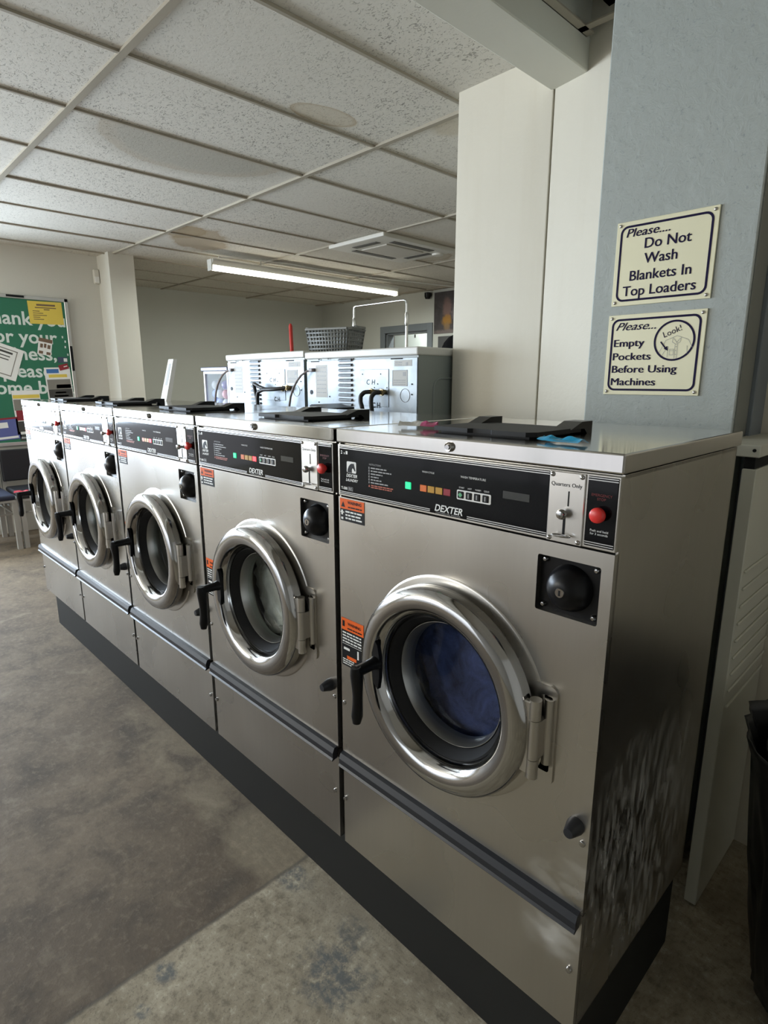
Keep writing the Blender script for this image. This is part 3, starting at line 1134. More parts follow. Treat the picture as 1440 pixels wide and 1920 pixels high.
    mb.lathe([(0.160, 0.036), (0.160, 0.044), (0.150, 0.046), (0.150, 0.056), (0.156, 0.062), (0.235, 0.066), (0.243, 0.10), (0.243, 0.46), (0.235, 0.47), (0.12, 0.468), (0.11, 0.455), (0.0, 0.455)], (CX, 0, CZ), 'Y', 64)
    for k in range(3):
        a = k * 2 * math.pi / 3 + 0.5
        ca, sa = math.cos(a), math.sin(a)
        mb.tube([(CX + ca * 0.225, 0.12, CZ + sa * 0.225), (CX + ca * 0.222, 0.28, CZ + sa * 0.222), (CX + ca * 0.225, 0.44, CZ + sa * 0.225)], 0.032, 10)
    mb.build('drum', M_DRUM, w)
    # --- door
    mb = NB()
    mb.lathe([(0.150, 0.010), (0.205, -0.012), (0.2095, -0.017), (0.2100, -0.034), (0.2075, -0.043), (0.2010, -0.0505), (0.1900, -0.0550), (0.1790, -0.0560), (0.1680, -0.0530), (0.1590, -0.0470), (0.1525, -0.0385), (0.1495, -0.0300), (0.1480, -0.0100), (0.1480, 0.010)], (CX, 0, CZ), 'Y', 128, closed=True)
    door = mb.build('door', M_CHROME, w)
    mb = NB()
    mb.lathe([(0.1482, -0.020), (0.1440, -0.0215), (0.1345, -0.0060), (0.1285, 0.0050), (0.1285, 0.018), (0.148, 0.018)], (CX, 0, CZ), 'Y', 96)
    mb.build('gasket', M_RUBBER, door)
    mb = NB()
    mb.lathe([(0.1290, 0.000), (0.1280, 0.000), (0.1235, 0.010), (0.1205, 0.026), (0.1205, 0.034), (0.125, 0.036)], (CX, 0, CZ), 'Y', 96)
    mb.build('glass_rim', M_DRUM, door)
    mb = NB()
    mb.lathe([(0.1208, 0.022), (0.1190, 0.032), (0.113, 0.040), (0.09, 0.044), (0.0, 0.046)], (CX, 0, CZ), 'Y', 80)
    mb.build('door_glass', M_GLASS, door)
    # handle: wedge plate on the ring, arm towards the viewer, hanging grip
    hx, hz = -0.474, 0.830
    mb = NB()
    mb.prism([(hx - 0.006, 0.783), (hx + 0.008, 0.772), (hx + 0.013, 0.800), (hx + 0.013, 0.845), (hx + 0.007, 0.872), (hx + 0.000, 0.880), (hx - 0.010, 0.850)], -0.0595, -0.050)
    mb.tube([(hx, -0.056, hz), (hx, -0.070, hz), (hx, -0.100, hz - 0.001), (hx, -0.113, hz - 0.001)], [0.0160, 0.0125, 0.0120, 0.0130], 18)
    n = 9
    gp = [(hx, -0.1130 + 0.004 * math.sin(i / (n - 1) * 3.0), hz + 0.010 - i * 0.128 / (n - 1)) for i in range(n)]
    mb.tube(gp, [0.0105, 0.0135, 0.0130, 0.0118, 0.0108, 0.0108, 0.0116, 0.0124, 0.0085], 16)
    mb.build('door_handle', M_BLACK, door)
    # hinge
    mb = NB()
    for z0_, z1_ in ((0.7385, 0.7745), (0.7755, 0.8495), (0.8505, 0.8870)):
        mb.cyl((-0.1085, -0.030, z0_), (-0.1085, -0.030, z1_), 0.0105, None, 20)
    mb.cyl((-0.0960, -0.006, 0.760), (-0.0960, -0.006, 0.8830), 0.0085, None, 16)
    mb.box(-0.1085, -0.098, -0.032, -0.008, 0.778, 0.848)
    mb.box(-0.140, -0.108, -0.038, -0.026, 0.745, 0.882, 0.002, 1)
    mb.build('hinge', M_SATIN, door)
    # --- black trim strip, knob, screws
    mb = NB()
    prof = [(0.0, 0.5035), (-0.010, 0.5010), (-0.0155, 0.4880), (-0.0150, 0.4740), (-0.0185, 0.4690), (-0.0165, 0.4660), (-0.008, 0.4690), (0.0, 0.4700)]
    A = [(XL + 0.002, y, z) for y, z in prof]
    B = [(XR - 0.004, y, z) for y, z in prof]
    mb.quad(A[::-1]); mb.quad(B)
    for i in range(len(prof)):
        j = (i + 1) % len(prof)
        mb.quad([A[i], A[j], B[j], B[i]])
    mb.build('trim_strip', M_TRIM, w)
    mb = NB()
    mb.lathe([(0.0, -0.030), (0.0085, -0.029), (0.0098, -0.026), (0.0155, -0.006), (0.0155, 0.0)], (-0.034, 0, 0.668), 'Y', 24)
    mb.build('release_knob', M_TRIM, w)
    for sx_, sz_ in ((-0.0205, 0.639), (-0.0255, 0.366), (-0.6470, 0.639), (-0.6490, 0.366)):
        mb = NB()
        mb.lathe([(0.0, -0.0032), (0.003, -0.0040), (0.0052, -0.003), (0.0058, 0.001)], (sx_, 0, sz_), 'Y', 16)
        mb.build('screw', M_CHROME, w)
    # --- warning labels
    Yl = -0.0008
    mb = NB()
    mb.box(-0.6500, -0.5685, Yl, 0.0005, 1.1010, 1.1525)
    mb.mi = 1
    mb.box(-0.6500, -0.5685, Yl - 0.0003, Yl, 1.1290, 1.1525)
    l1 = mb.build('warning_label', [M_LABELBLACK, M_ORANGE], w)
    mb = NB()
    mb.text('WARNING', -0.600, 1.1420, 0.0095, Yl - 0.0006, 'CENTER', 0, 0.03)
    mb.scribble(-0.622, 1.1345, 0.046, 0.0035, Yl - 0.0008, 21)
    mb.bm.faces.new([mb.bm.verts.new(Vector(p) + mb.off) for p in ((-0.6455, Yl - 0.0006, 1.1335), (-0.6320, Yl - 0.0006, 1.1335), (-0.6388, Yl - 0.0006, 1.1460))])
    mb.build('black_lettering', M_LABELBLACK, l1)
    mb = NB()
    for k in range(3):
        mb.scribble(-0.631, 1.1235 - k * 0.0075, 0.056, 0.0042, Yl - 0.0006, 30 + k)
    mb.box(-0.6455, -0.6400, Yl - 0.0006, Yl, 1.1150, 1.1260)
    mb.box(-0.6480, -0.6360, Yl - 0.0006, Yl, 1.1200, 1.1222)
    mb.box(-0.6460, -0.6390, Yl - 0.0006, Yl, 1.1045, 1.1095)
    mb.build('lettering', M_WHITE, l1)
    mb = NB()
    mb.box(-0.6520, -0.5740, Yl, 0.0005, 0.7420, 0.8640)
    mb.mi = 1
    mb.box(-0.6520, -0.5740, Yl - 0.0003, Yl, 0.8340, 0.8640)
    mb.box(-0.6330, -0.6000, Yl - 0.0003, Yl, 0.7620, 0.7700)
    l2 = mb.build('warning_label', [M_LABELBLACK, M_ORANGE], w)
    mb = NB()
    mb.text('WARNING', -0.606, 0.8490, 0.0095, Yl - 0.0006, 'CENTER', 0, 0.03)
    mb.scribble(-0.630, 0.8405, 0.050, 0.0035, Yl - 0.0008, 22)
    mb.box(-0.6480, -0.6400, Yl - 0.0006, Yl, 0.8425, 0.8570)
    mb.build('black_lettering', M_LABELBLACK, l2)
    mb = NB()
    for k in range(4):
        mb.scribble(-0.6480, 0.8275 - k * 0.0075, 0.066, 0.0042, Yl - 0.0006, 40 + k)
    mb.box(-0.6490, -0.5770, Yl - 0.0006, Yl, 0.7985, 0.7993)
    mb.box(-0.6440, -0.6230, Yl - 0.0006, Yl, 0.7840, 0.7900)
    mb.box(-0.5960, -0.5910, Yl - 0.0006, Yl, 0.7720, 0.7930)
    for k in range(3):
        mb.scribble(-0.6480, 0.7590 - k * 0.0055, 0.040, 0.0030, Yl - 0.0006, 50 + k)
    mb.build('lettering', M_WHITE, l2)
    return w


washer = make_washer()
W_LABELS = [
    'nearest stainless front-load washer, right end of the row, blue laundry behind its glass',
    'second stainless washer from the right, pale wet laundry behind its round glass',
    'middle stainless washer of the five, third from the right, drum empty and red light lit',
    'fourth stainless washer from the right, folded white card standing on its lid',
    'farthest stainless washer, at the left end of the row nearest the chairs',
]
W_GROUP = 'row of stainless front-load washers'


def copy_tree(o, parent=None):
    c = o.copy()
    COL.objects.link(c)
    if parent is not None:
        c.parent = parent
    for ch in kids(o):
        copy_tree(ch, c)
    return c


tag(washer, W_LABELS[0], 'washing machine', W_GROUP)
proto_kids = {o: kids(o) for o in list(bpy.data.objects)}
washers = [washer]
for i in range(1, 5):
    c = washer.copy()
    COL.objects.link(c)
    c.location = (XC0 - i * P, 0, ZB)
    c['label'] = W_LABELS[i]
    for ch in proto_kids[washer]:
        d = ch.copy()
        COL.objects.link(d)
        d.parent = c
        for g in proto_kids[ch]:
            e = g.copy()
            COL.objects.link(e)
            e.parent = d
            if g.get('slot') == 3 and i in (1, 2, 3):
                e.material_slots[0].link = 'OBJECT'
                e.material_slots[0].material = M_REDLIT
    washers.append(c)

# black plinth below the row
tag(MB().box(-3.335, -0.022, 0.047, 0.54, 0, ZB - 0.0005, 0.002, 1).build('plinth', M_PLINTH),
    'long matte black plinth on the floor carrying the five stainless washers', 'plinth')


# laundry inside two of the drums
def laundry(name, cx, mat, seed, sy=0.165, amp=0.05):
    b = bmesh.new()
    bmesh.ops.create_icosphere(b, subdivisions=5, radius=1.0)
    for v in b.verts:
        n = v.co.normalized()
        q = n * 3.0 + Vector((seed, seed * 2, 0))
        d = mnoise.noise(q) * 0.10 + abs(mnoise.noise(q * 2.3)) * -0.14 + mnoise.noise(q * 5) * 0.04
        rr = 1.0 + d
        yy = math.copysign(abs(n.y) ** 0.40, n.y)
        rad = math.hypot(n.x, n.z)
        k = (rad ** 0.40) / max(rad, 1e-4)
        v.co = Vector((n.x * k * 0.212 * min(rr, 1.06), yy * sy * (1.0 + d * 0.9), n.z * k * 0.212 * min(rr, 1.06)))
    mb = MB()
    mb._merge(b, True)
    return mb.build(name, mat, None, (cx, 0.232, CZ))


tag(laundry('laundry_load', CX, M_BLUELAUNDRY, 3.1), 'dark blue laundry in the drum of the nearest washer, seen through its glass', 'laundry', 'laundry in the washers')
tag(laundry('laundry_load', CX - P, M_WHITELAUNDRY, 3.25), 'pale crumpled laundry in the drum of the second washer from the right', 'laundry', 'laundry in the washers')


# ------------------------------------------------------------------ litter and card on the lids
def crumple(name, w, d, h, seed, mat, loc, rz, split=None, tilt=0.0):
    b = bmesh.new()
    nx, ny = 14, 6
    g = [[None] * (ny + 1) for _ in range(nx + 1)]
    for i in range(nx + 1):
        for j in range(ny + 1):
            u, v = i / nx - 0.5, j / ny - 0.5
            z = h * (0.55 + 0.5 * mnoise.noise(Vector((u * 5 + seed, v * 4, seed)))) * (1 - 1.6 * abs(v)) + h * 0.25
            sh = 1.0 - 0.35 * abs(u) * (1 if seed % 2 < 1 else 0.3)
            g[i][j] = b.verts.new((u * w, v * d * sh + 0.1 * d * math.sin(u * 7 + seed), max(0.0005, z)))
    for i in range(nx):
        for j in range(ny):
            f = b.faces.new([g[i][j], g[i + 1][j], g[i + 1][j + 1], g[i][j + 1]])
            if split is not None and i / nx > split:
                f.material_index = 1
    mats = mat if isinstance(mat, list) else [mat]
    me = bpy.data.meshes.new(name)
    b.to_mesh(me)
    b.free()
    for m in mats:
        me.materials.append(m)
    o = bpy.data.objects.new(name, me)
    COL.objects.link(o)
    o.location = loc
    o.rotation_euler = (0, 0, rz)
    sm = o.modifiers.new('thickness', 'SOLIDIFY')
    sm.thickness = 0.0006
    return o


tag(crumple('snack_wrapper', 0.085, 0.045, 0.016, 2.3, [M_PAPER, M_PINK], (-0.535, 0.135, ZLT + 0.0005), 0.55, 0.55), 'crumpled white and pink wrapper on the lid of the nearest washer', 'wrapper')
tag(crumple('snack_wrapper', 0.085, 0.030, 0.012, 5.6, [M_BLUEWRAP], (-0.148, 0.068, ZLT + 0.0005), -0.15), 'crumpled bright blue wrapper on the lid of the nearest washer', 'wrapper')

# folded white card standing on the fourth washer
mb = MB()
h0, h1 = 0.0, 0.205
fold = [(-0.035, 0.0), (0.024, 0.004), (0.034, 0.022)]
lean = Vector((0.080, 0.02, 0))
q0 = [Vector((x, y, h0)) for x, y in fold]
q1 = [Vector((x * 0.82, y * 0.8, h1)) + lean for x, y in fold]
for k in range(2):
    mb.quad([q0[k], q0[k + 1], q1[k + 1], q1[k]])
card = mb.build('folded_card', M_PAPER, None, (-2.600, 0.470, ZLT))
sm = card.modifiers.new('thickness', 'SOLIDIFY')
sm.thickness = 0.0015
tag(card, 'folded white paper card standing upright on the fourth washer from the right', 'card')
mb = MB()
def card_pt(u, t):
    a = q0[0].lerp(q0[1], u)
    b_ = q1[0].lerp(q1[1], u)
    return a.lerp(b_, t) + Vector((0, -0.0022, 0))
mb.quad([card_pt(0.30, 0.38), card_pt(0.72, 0.38), card_pt(0.72, 0.90), card_pt(0.30, 0.90)])
mb.build('printed_block', M_GREYPAPER, card)

# paper tag on the floor
mb = MB()
mb.prism([(-0.045, -0.012), (0.025, -0.013), (0.040, -0.006), (0.043, 0.0), (0.040, 0.006), (0.025, 0.013), (-0.045, 0.012)], 0, 0.0012)
mb.mi = 1
mb.prism([(0.030 + 0.004 * math.cos(a), 0.0025 * math.sin(a)) for a in [2 * math.pi * i / 12 for i in range(12)]], -0.0003, 0.0)
o = mb.build('paper_tag', [M_PAPER, M_DARK])
o.rotation_euler = (R(-90), 0, R(75))
o.location = (-0.845, -0.640, 0.0016)
tag(o, 'small white paper tag with a punched hole lying on the concrete floor', 'tag')


# ================================================================== BIG WASHERS BEHIND (backs)
LABELGREY = plain('label_grey_white', (0.50, 0.49, 0.46), 0.6)


def hose_set(root, right):
    """two inlet hoses with brass fittings on the back of a large washer"""
    if right:
        runs = [(0.128, [(0.128, -0.035, 1.359), (0.112, -0.055, 1.357), (0.102, -0.068, 1.340), (0.104, -0.072, 1.315), (0.117, -0.072, 1.285), (0.125, -0.07, 1.20)]),
                (0.199, [(0.199, -0.035, 1.358), (0.184, -0.055, 1.356), (0.175, -0.068, 1.338), (0.176, -0.072, 1.310), (0.182, -0.072, 1.282), (0.185, -0.07, 1.20)])]
    else:
        runs = [(0.225, [(0.225, -0.030, 1.357), (0.15, -0.045, 1.352), (0.09, -0.050, 1.352), (0.03, -0.052, 1.366), (-0.03, -0.05, 1.386), (-0.012, -0.052, 1.34), (0.005, -0.052, 1.29), (0.01, -0.05, 1.2)]),
                (0.268, [(0.268, -0.030, 1.362), (0.20, -0.065, 1.352), (0.10, -0.070, 1.350), (0.05, -0.072, 1.335), (0.040, -0.072, 1.30), (0.042, -0.07, 1.2)])]
    for xh, pts in runs:
        z = pts[0][2]
        mb = MB()
        mb.cyl((xh, -0.002, z), (xh, -0.036, z), 0.011, None, 12)
        mb.cyl((xh, -0.018, z), (xh, -0.030, z), 0.016, None, 6, True, False)
        mb.build('inlet_fitting', M_BRASS, root)
        dense = []
        for a_, b_ in zip(pts, pts[1:]):
            for t in range(4):
                dense.append(Vector(a_).lerp(Vector(b_), t / 4))
        dense.append(Vector(pts[-1]))
        sm_ = [dense[0]] + [(dense[i - 1] + dense[i] * 2 + dense[i + 1]) / 4 for i in range(1, len(dense) - 1)] + [dense[-1]]
        MB().tube(sm_, 0.0105, 10).build('inlet_hose', M_HOSE, root)


def make_back_machine():
    YB = 0.0
    w_, zt, zb = 0.812, 1.555, 0.235
    r = empty('industrial_washer', (0, 0, 0))
    x0, x1 = -w_ / 2 + 0.006, w_ / 2 - 0.006
    MB().box(x0, x1, 0.004, 0.95, zb, zt - 0.035).build('body', M_GREENGREY, r)
    MB().box(x0 - 0.006, x1 + 0.006, -0.008, 0.955, zt - 0.036, zt, 0.006, 2).build('top_cover', M_ENAMEL, r)
    MB().box(x0 + 0.01, x1 - 0.01, 0.02, 0.93, 0, zb).build('base', M_PLINTH, r)
    bp = MB().box(x0 + 0.002, x1 - 0.002, -0.001, 0.004, zb, zt - 0.046, 0.001, 1).build('back_panel', M_GALV, r)
    # louvres
    LX0, LX1, LZ, LS = -0.130, -0.033, 1.516, 0.0240
    mb = MB()
    for k in range(12):
        z = LZ - k * LS
        prof = [(0.0, 0.0), (-0.009, -0.004), (-0.011, -0.009), (-0.010, -0.013), (0.0, -0.012)]
        A = [(LX0, y, z + zz) for y, zz in prof]
        B = [(LX1, y, z + zz) for y, zz in prof]
        mb.quad(A[::-1]); mb.quad(B)
        for i in range(len(prof) - 1):
            mb.quad([A[i], A[i + 1], B[i + 1], B[i]])
    mb.build('louvre', M_GALV, bp)
    mb = MB()
    for k in range(12):
        z = LZ - k * LS
        mb.box(LX0 - 0.002, LX1 + 0.004, -0.0016, 0.0, z - 0.0165, z - 0.0120)
        mb.box(LX1 + 0.001, LX1 + 0.005, -0.0016, 0.0, z - 0.013, z + 0.002)
    mb.build('louvre_slot', M_CORD, bp)
    # service plate with C H marks
    mb = MB()
    mb.box(0.027, 0.222, -0.0035, 0.0, 1.290, 1.462, 0.001, 1)
    mb.build('cover_plate', M_GALV, bp)
    mb = MB()
    mb.text('C', 0.083, 1.392, 0.034, -0.0042, 'CENTER', 0.1, 0.0)
    mb.text('H', 0.120, 1.392, 0.034, -0.0042, 'CENTER', 0.1, 0.0)
    mb.text('C', 0.123, 1.285, 0.034, -0.0042, 'CENTER', 0, 0.03)
    mb.text('H', 0.156, 1.285, 0.034, -0.0042, 'CENTER', 0, 0.03)
    for x, z in ((0.045, 1.440), (0.170, 1.440), (0.150, 1.395), (0.128, 1.378), (0.212, 1.378), (0.368, 1.395), (0.368, 1.350), (-0.215, 1.518), (-0.290, 1.515), (-0.21, 1.33), (-0.30, 1.30)):
        mb.box(x - 0.003, x + 0.003, -0.0042, -0.001, z - 0.003, z + 0.003)
    mb.lathe([(0.0, -0.003), (0.012, -0.003), (0.012, -0.001)], (-0.362, 0, 1.350), 'Y', 18)
    mb.build('marking', M_LABELBLACK, bp)
    mb = MB()
    mb.lathe([(0.028, 0.0), (0.0295, -0.003), (0.031, 0.0)], (0.326, 0, 1.345), 'Y', 40)
    mb.build('knockout_ring', M_CORD, bp)
    for a, b_ in ((0.235, 0.310), (-0.36, -0.29)):
        MB().box(a, b_, -0.0025, 0.0, 1.5040, 1.5090).build('seam_gap', M_DARK, bp)
    # data labels
    M_DL = LABELGREY
    mb = MB()
    mb.box(-0.322, -0.227, -0.0016, 0.0, 1.325, 1.488)
    mb.mi = 1
    for k in range(7):
        mb.scribble(-0.312, 1.475 - k * 0.021, 0.075, 0.005, -0.0021, 60 + k)
    mb.build('data_label', [M_DL, M_GREYPRINT], bp)
    mb = MB()
    mb.box(0.257, 0.367, -0.0016, 0.0, 1.473, 1.500)
    mb.mi = 1
    mb.scribble(0.264, 1.490, 0.05, 0.006, -0.0021, 71)
    mb.scribble(0.264, 1.480, 0.04, 0.005, -0.0021, 72)
    mb.box(0.330, 0.342, -0.0021, -0.001, 1.476, 1.490)
    mb.build('data_label', [M_DL, M_GREYPRINT], bp)
    mb = MB()
    mb.box(0.245, 0.340, -0.0016, 0.0, 1.386, 1.457)
    mb.mi = 1
    for a, b_, c, d in ((0.245, 0.340, 1.386, 1.389), (0.245, 0.340, 1.454, 1.457), (0.245, 0.248, 1.386, 1.457), (0.337, 0.340, 1.386, 1.457)):
        mb.box(a, b_, -0.0021, -0.001, c, d)
    for k in range(3):
        mb.scribble(0.253, 1.412 - k * 0.009, 0.075, 0.004, -0.0021, 80 + k)
    mb.box(0.312, 0.330, -0.0021, -0.001, 1.430, 1.448)
    mb.build('data_label', [M_DL, M_GREYPRINT], bp)
    # power cord
    mb = MB()
    cp_ = [(-0.350, -0.004, 1.463), (-0.375, -0.018, 1.458), (-0.410, -0.030, 1.438), (-0.445, -0.034, 1.408), (-0.480, -0.034, 1.372), (-0.510, -0.032, 1.325), (-0.530, -0.030, 1.27), (-0.535, -0.028, 1.20)]
    mb.tube(cp_, 0.006, 8)
    mb.box(-0.362, -0.330, -0.02, 0.0, 1.455, 1.473, 0.003, 1)
    mb.build('power_cord', M_CORD, r)
    # pressed arch on the side
    mb = MB()
    pts = [(x1 + 0.001, 0.105, 1.10), (x1 + 0.001, 0.105, 1.37)] + [(x1 + 0.001, 0.155 - 0.05 * math.cos(a), 1.37 + 0.05 * math.sin(a)) for a in [math.pi / 2 * i / 6 for i in range(1, 7)]] + [(x1 + 0.001, 0.80, 1.42)]
    mb.tube(pts, 0.005, 8)
    mb.build('pressed_rib', M_GREENGREY, r)
    return r


bm1 = make_back_machine()
tag(bm1, 'galvanised back of the large washer beside the cream wall, with two short black hoses', 'washing machine', 'backs of the large washers')
pk = {o: kids(o) for o in list(bpy.data.objects)}
bm1.location = (-1.415 - 0.413, 1.10, 0)
c = bm1.copy()
COL.objects.link(c)
c.location = (-1.415 - 0.413 - 0.822, 1.10, 0.010)
c['label'] = 'galvanised back of the left large washer, next to the clear capsule machine'
for ch in pk[bm1]:
    d = ch.copy()
    COL.objects.link(d)
    d.parent = c
    for g in pk[ch]:
        e = g.copy()
        COL.objects.link(e)
        e.parent = d

hose_set(bm1, True)
hose_set(c, False)
# black drain hopper in the service gap between the two rows
mb = MB()
mb.box(-1.765, -1.735, 0.80, 0.96, 0.0, 1.20)
mb.prism([(-1.815, 1.300), (-1.800, 1.306), (-1.690, 1.292), (-1.685, 1.20), (-1.815, 1.20)], 0.80, 0.96)
dr = mb.build('drain_hopper', M_BLACK)

# basket on the right back machine
def basket(loc, rz):
    r = empty('laundry_basket', loc, rz)
    L, W, H = 0.30, 0.22, 0.165
    mb = MB()
    for s in (-1, 1):
        mb.box(-L / 2, L / 2, s * W / 2 - 0.012, s * W / 2 + 0.012, H - 0.014, H, 0.003, 1)
        mb.box(s * L / 2 - 0.012, s * L / 2 + 0.012, -W / 2, W / 2, H - 0.014, H, 0.003, 1)
    mb.build('rim', M_GREYPLASTIC, r)
    mb = MB()
    f = 0.86
    def side(p0, p1, n):
        p0, p1 = Vector(p0), Vector(p1)
        for i in range(n + 1):
            t = i / n
            top = p0.lerp(p1, t)
            bot = Vector((top.x * f, top.y * f, 0.0))
            mb.tube([Vector((top.x, top.y, H - 0.006)), bot + Vector((0, 0, 0.004))], 0.006, 5)
        for k in range(6):
            z = H * (0.10 + k * 0.145)
            g = f + (1 - f) * z / H
            a = Vector((p0.x * g, p0.y * g, z))
            b_ = Vector((p1.x * g, p1.y * g, z))
            mb.tube([a, b_], 0.007 if k else 0.010, 5)
    hl, hw = L / 2, W / 2
    side((-hl, -hw, 0), (hl, -hw, 0), 13)
    side((hl, -hw, 0), (hl, hw, 0), 9)
    side((hl, hw, 0), (-hl, hw, 0), 13)
    side((-hl, hw, 0), (-hl, -hw, 0), 9)
    mb.build('side_lattice', M_GREYPLASTIC, r)
    MB().box(-hl * f, hl * f, -hw * f, hw * f, 0.001, 0.008).build('bottom', M_GREYPLASTIC, r)
    for s in (-1, 1):
        mb = MB()
        mb.tube([(s * hl, -0.07, H - 0.004), (s * (hl + 0.03), -0.06, H + 0.004), (s * (hl + 0.03), 0.06, H + 0.004), (s * hl, 0.07, H - 0.004)], 0.008, 6)
        mb.build('handle', M_GREYPLASTIC, r)
    return r


tag(basket((-2.66, 1.66, 1.5655), 0.35), 'grey plastic lattice laundry basket standing on the large washers', 'basket')

# red pole (mop) leaning behind the large washers
mb = MB()
r = empty('mop', (-3.79, 2.14, 0))
mb.tube([(0.03, 0.0, 0.10), (0.0, 0.0, 1.0), (-0.03, 0.0, 1.85), (-0.031, 0, 1.868)], [0.014, 0.014, 0.016, 0.008], 12)
mb.build('pole', M_REDPOLE, r)
mb = MB()
mb.lathe([(0.0, 0.16), (0.05, 0.15), (0.09, 0.06), (0.13, 0.0), (0.0, 0.0)], (0.035, 0, 0), 'Z', 20)
mb.build('mop_head', M_GREYPAPER, r)
tag(r, 'mop with a bright red handle standing upright behind the large washers', 'mop')

# wheeled laundry cart with a hanging rail
r = empty('laundry_cart', (-3.05, 2.42, 0), 0.0)
dx = 0.292
rail_z = 1.985
for s in (-1, 1):
    mb = MB()
    mb.tube([(s * dx, 0, 0.20), (s * dx, 0, 1.80)], 0.011, 10)
    mb.tube([(s * dx, 0, 1.80), (s * dx, 0, 1.815), (s * dx, 0, 1.88), (s * dx, 0, 1.90)], [0.011, 0.017, 0.015, 0.009], 10)
    mb.tube([(s * dx, 0, 1.88), (s * dx, 0, rail_z - 0.03), (s * (dx - 0.006), 0, rail_z - 0.008), (s * (dx - 0.03), 0, rail_z)], 0.0085, 10)
    mb.build('upright', M_WIRE, r)
mb = MB()
mb.tube([(-dx + 0.03, 0, rail_z), (dx - 0.03, 0, rail_z)], 0.0085, 10)
mb.build('hanging_rail', M_WIRE, r)
mb = MB()
for z in (0.25, 0.45, 0.65, 0.80):
    mb.tube([(-dx, -0.25, z), (dx, -0.25, z), (dx, 0.25, z), (-dx, 0.25, z), (-dx, -0.25, z)], 0.006, 6)
for k in range(9):
    x = -dx + k * 2 * dx / 8
    mb.tube([(x, -0.25, 0.80), (x, -0.25, 0.25), (x, 0.25, 0.25), (x, 0.25, 0.80)], 0.003, 5)
mb.build('wire_basket', M_WIRE, r)
for sx_ in (-1, 1):
    for sy_ in (-1, 1):
        mb = MB()
        mb.cyl((sx_ * dx * 0.9 - 0.012, sy_ * 0.22, 0.05), (sx_ * dx * 0.9 + 0.012, sy_ * 0.22, 0.05), 0.05, None, 20)
        mb.box(sx_ * dx * 0.9 - 0.018, sx_ * dx * 0.9 + 0.018, sy_ * 0.22 - 0.015, sy_ * 0.22 + 0.015, 0.09, 0.25)
        mb.build('caster', M_RUBBER, r)
tag(r, 'chrome laundry cart with two uprights and a hanging rail behind the large washers', 'cart')

# clear capsule machine left of the large washers
r = empty('capsule_machine', (-3.315, 1.32, 0))
x0, x1, y0, y1, z0, z1 = -0.165, 0.165, -0.165, 0.165, 1.225, 1.470
MB().box(x0, x1, y0, y1, 0.0, z0, 0.01).build('stand', M_REDPOLE, r)
MB().box(x0 - 0.012, x1 + 0.012, y0 - 0.012, y1 + 0.012, z1, z1 + 0.028, 0.005).build('top_cover', plain('blue_black_plastic', (0.05, 0.06, 0.12), 0.3), r)
M_FRAMEPL = plain('pale_frame_plastic', (0.70, 0.70, 0.74), 0.4)
for a in (x0, x1 - 0.02):
    for b_ in (y0, y1 - 0.02):
        MB().box(a, a + 0.02, b_, b_ + 0.02, z0, z1, 0.002, 1).build('corner_post', M_FRAMEPL, r)
MB().box(x0 + 0.02, x1 - 0.02, y0, y0 + 0.02, z1 - 0.016, z1).build('top_rail', M_FRAMEPL, r)
MB().box(x0 + 0.02, x1 - 0.02, y0 + 0.006, y0 + 0.010, z0, z1 - 0.016).build('clear_pane', M_CLEAR, r)
MB().box(x0 + 0.006, x0 + 0.010, y0 + 0.02, y1 - 0.02, z0, z1).build('clear_pane', M_CLEAR, r)
MB().box(x1 - 0.010, x1 - 0.004, y0 + 0.02, y1 - 0.02, z0, z1).build('side_panel', plain('dark_red_panel', (0.14, 0.012, 0.012), 0.4), r)
MB().box(x0 + 0.01, x1 - 0.02, y1 - 0.02, y1 - 0.012, z0, z1).build('back_panel', plain('lavender_grey_panel', (0.40, 0.40, 0.45), 0.5), r)
tag(r, 'clear-fronted capsule machine with a dark top left of the large washers', 'capsule machine')
CAPC = [plain('capsule_blue', (0.10, 0.14, 0.42), 0.25), plain('capsule_pink', (0.70, 0.26, 0.24), 0.25), plain('capsule_pale_blue', (0.40, 0.50, 0.75), 0.25), plain('capsule_violet', (0.20, 0.13, 0.30), 0.25), plain('capsule_white', (0.72, 0.72, 0.66), 0.25)]
CAPN = ['blue', 'pink', 'pale blue', 'violet', 'white']
caps = []
rr = random.Random(4)
spots = [(-0.11, -0.10, 0), (-0.04, -0.11, 1), (0.035, -0.105, 2), (0.105, -0.10, 0), (-0.075, -0.035, 3), (0.0, -0.04, 4), (0.075, -0.035, 2)]
for k, (a, b_, ci) in enumerate(spots):
    for lev in range(3):
        if lev == 2 and k % 2:
            continue
        cc = (ci + lev * 2 + k) % 5
        mb = MB()
        mb.lathe([(0.0, -0.033)] + [(0.033 * math.cos(t), 0.033 * math.sin(t)) for t in [R(-75 + 150 * i / 10) for i in range(11)]] + [(0.0, 0.033)], (0, 0, 0), 'Z', 16)
        o = mb.build('toy_capsule', CAPC[cc], None, (-3.315 + a, 1.32 + b_, z0 + 0.034 + lev * 0.060))
        tag(o, '%s round toy capsule piled behind the clear front of the capsule machine' % CAPN[cc], 'capsule', 'capsules in the capsule machine: %s' % CAPN[cc])


# ================================================================== SIGNS ON THE BLUE COLUMN
YS = 0.84


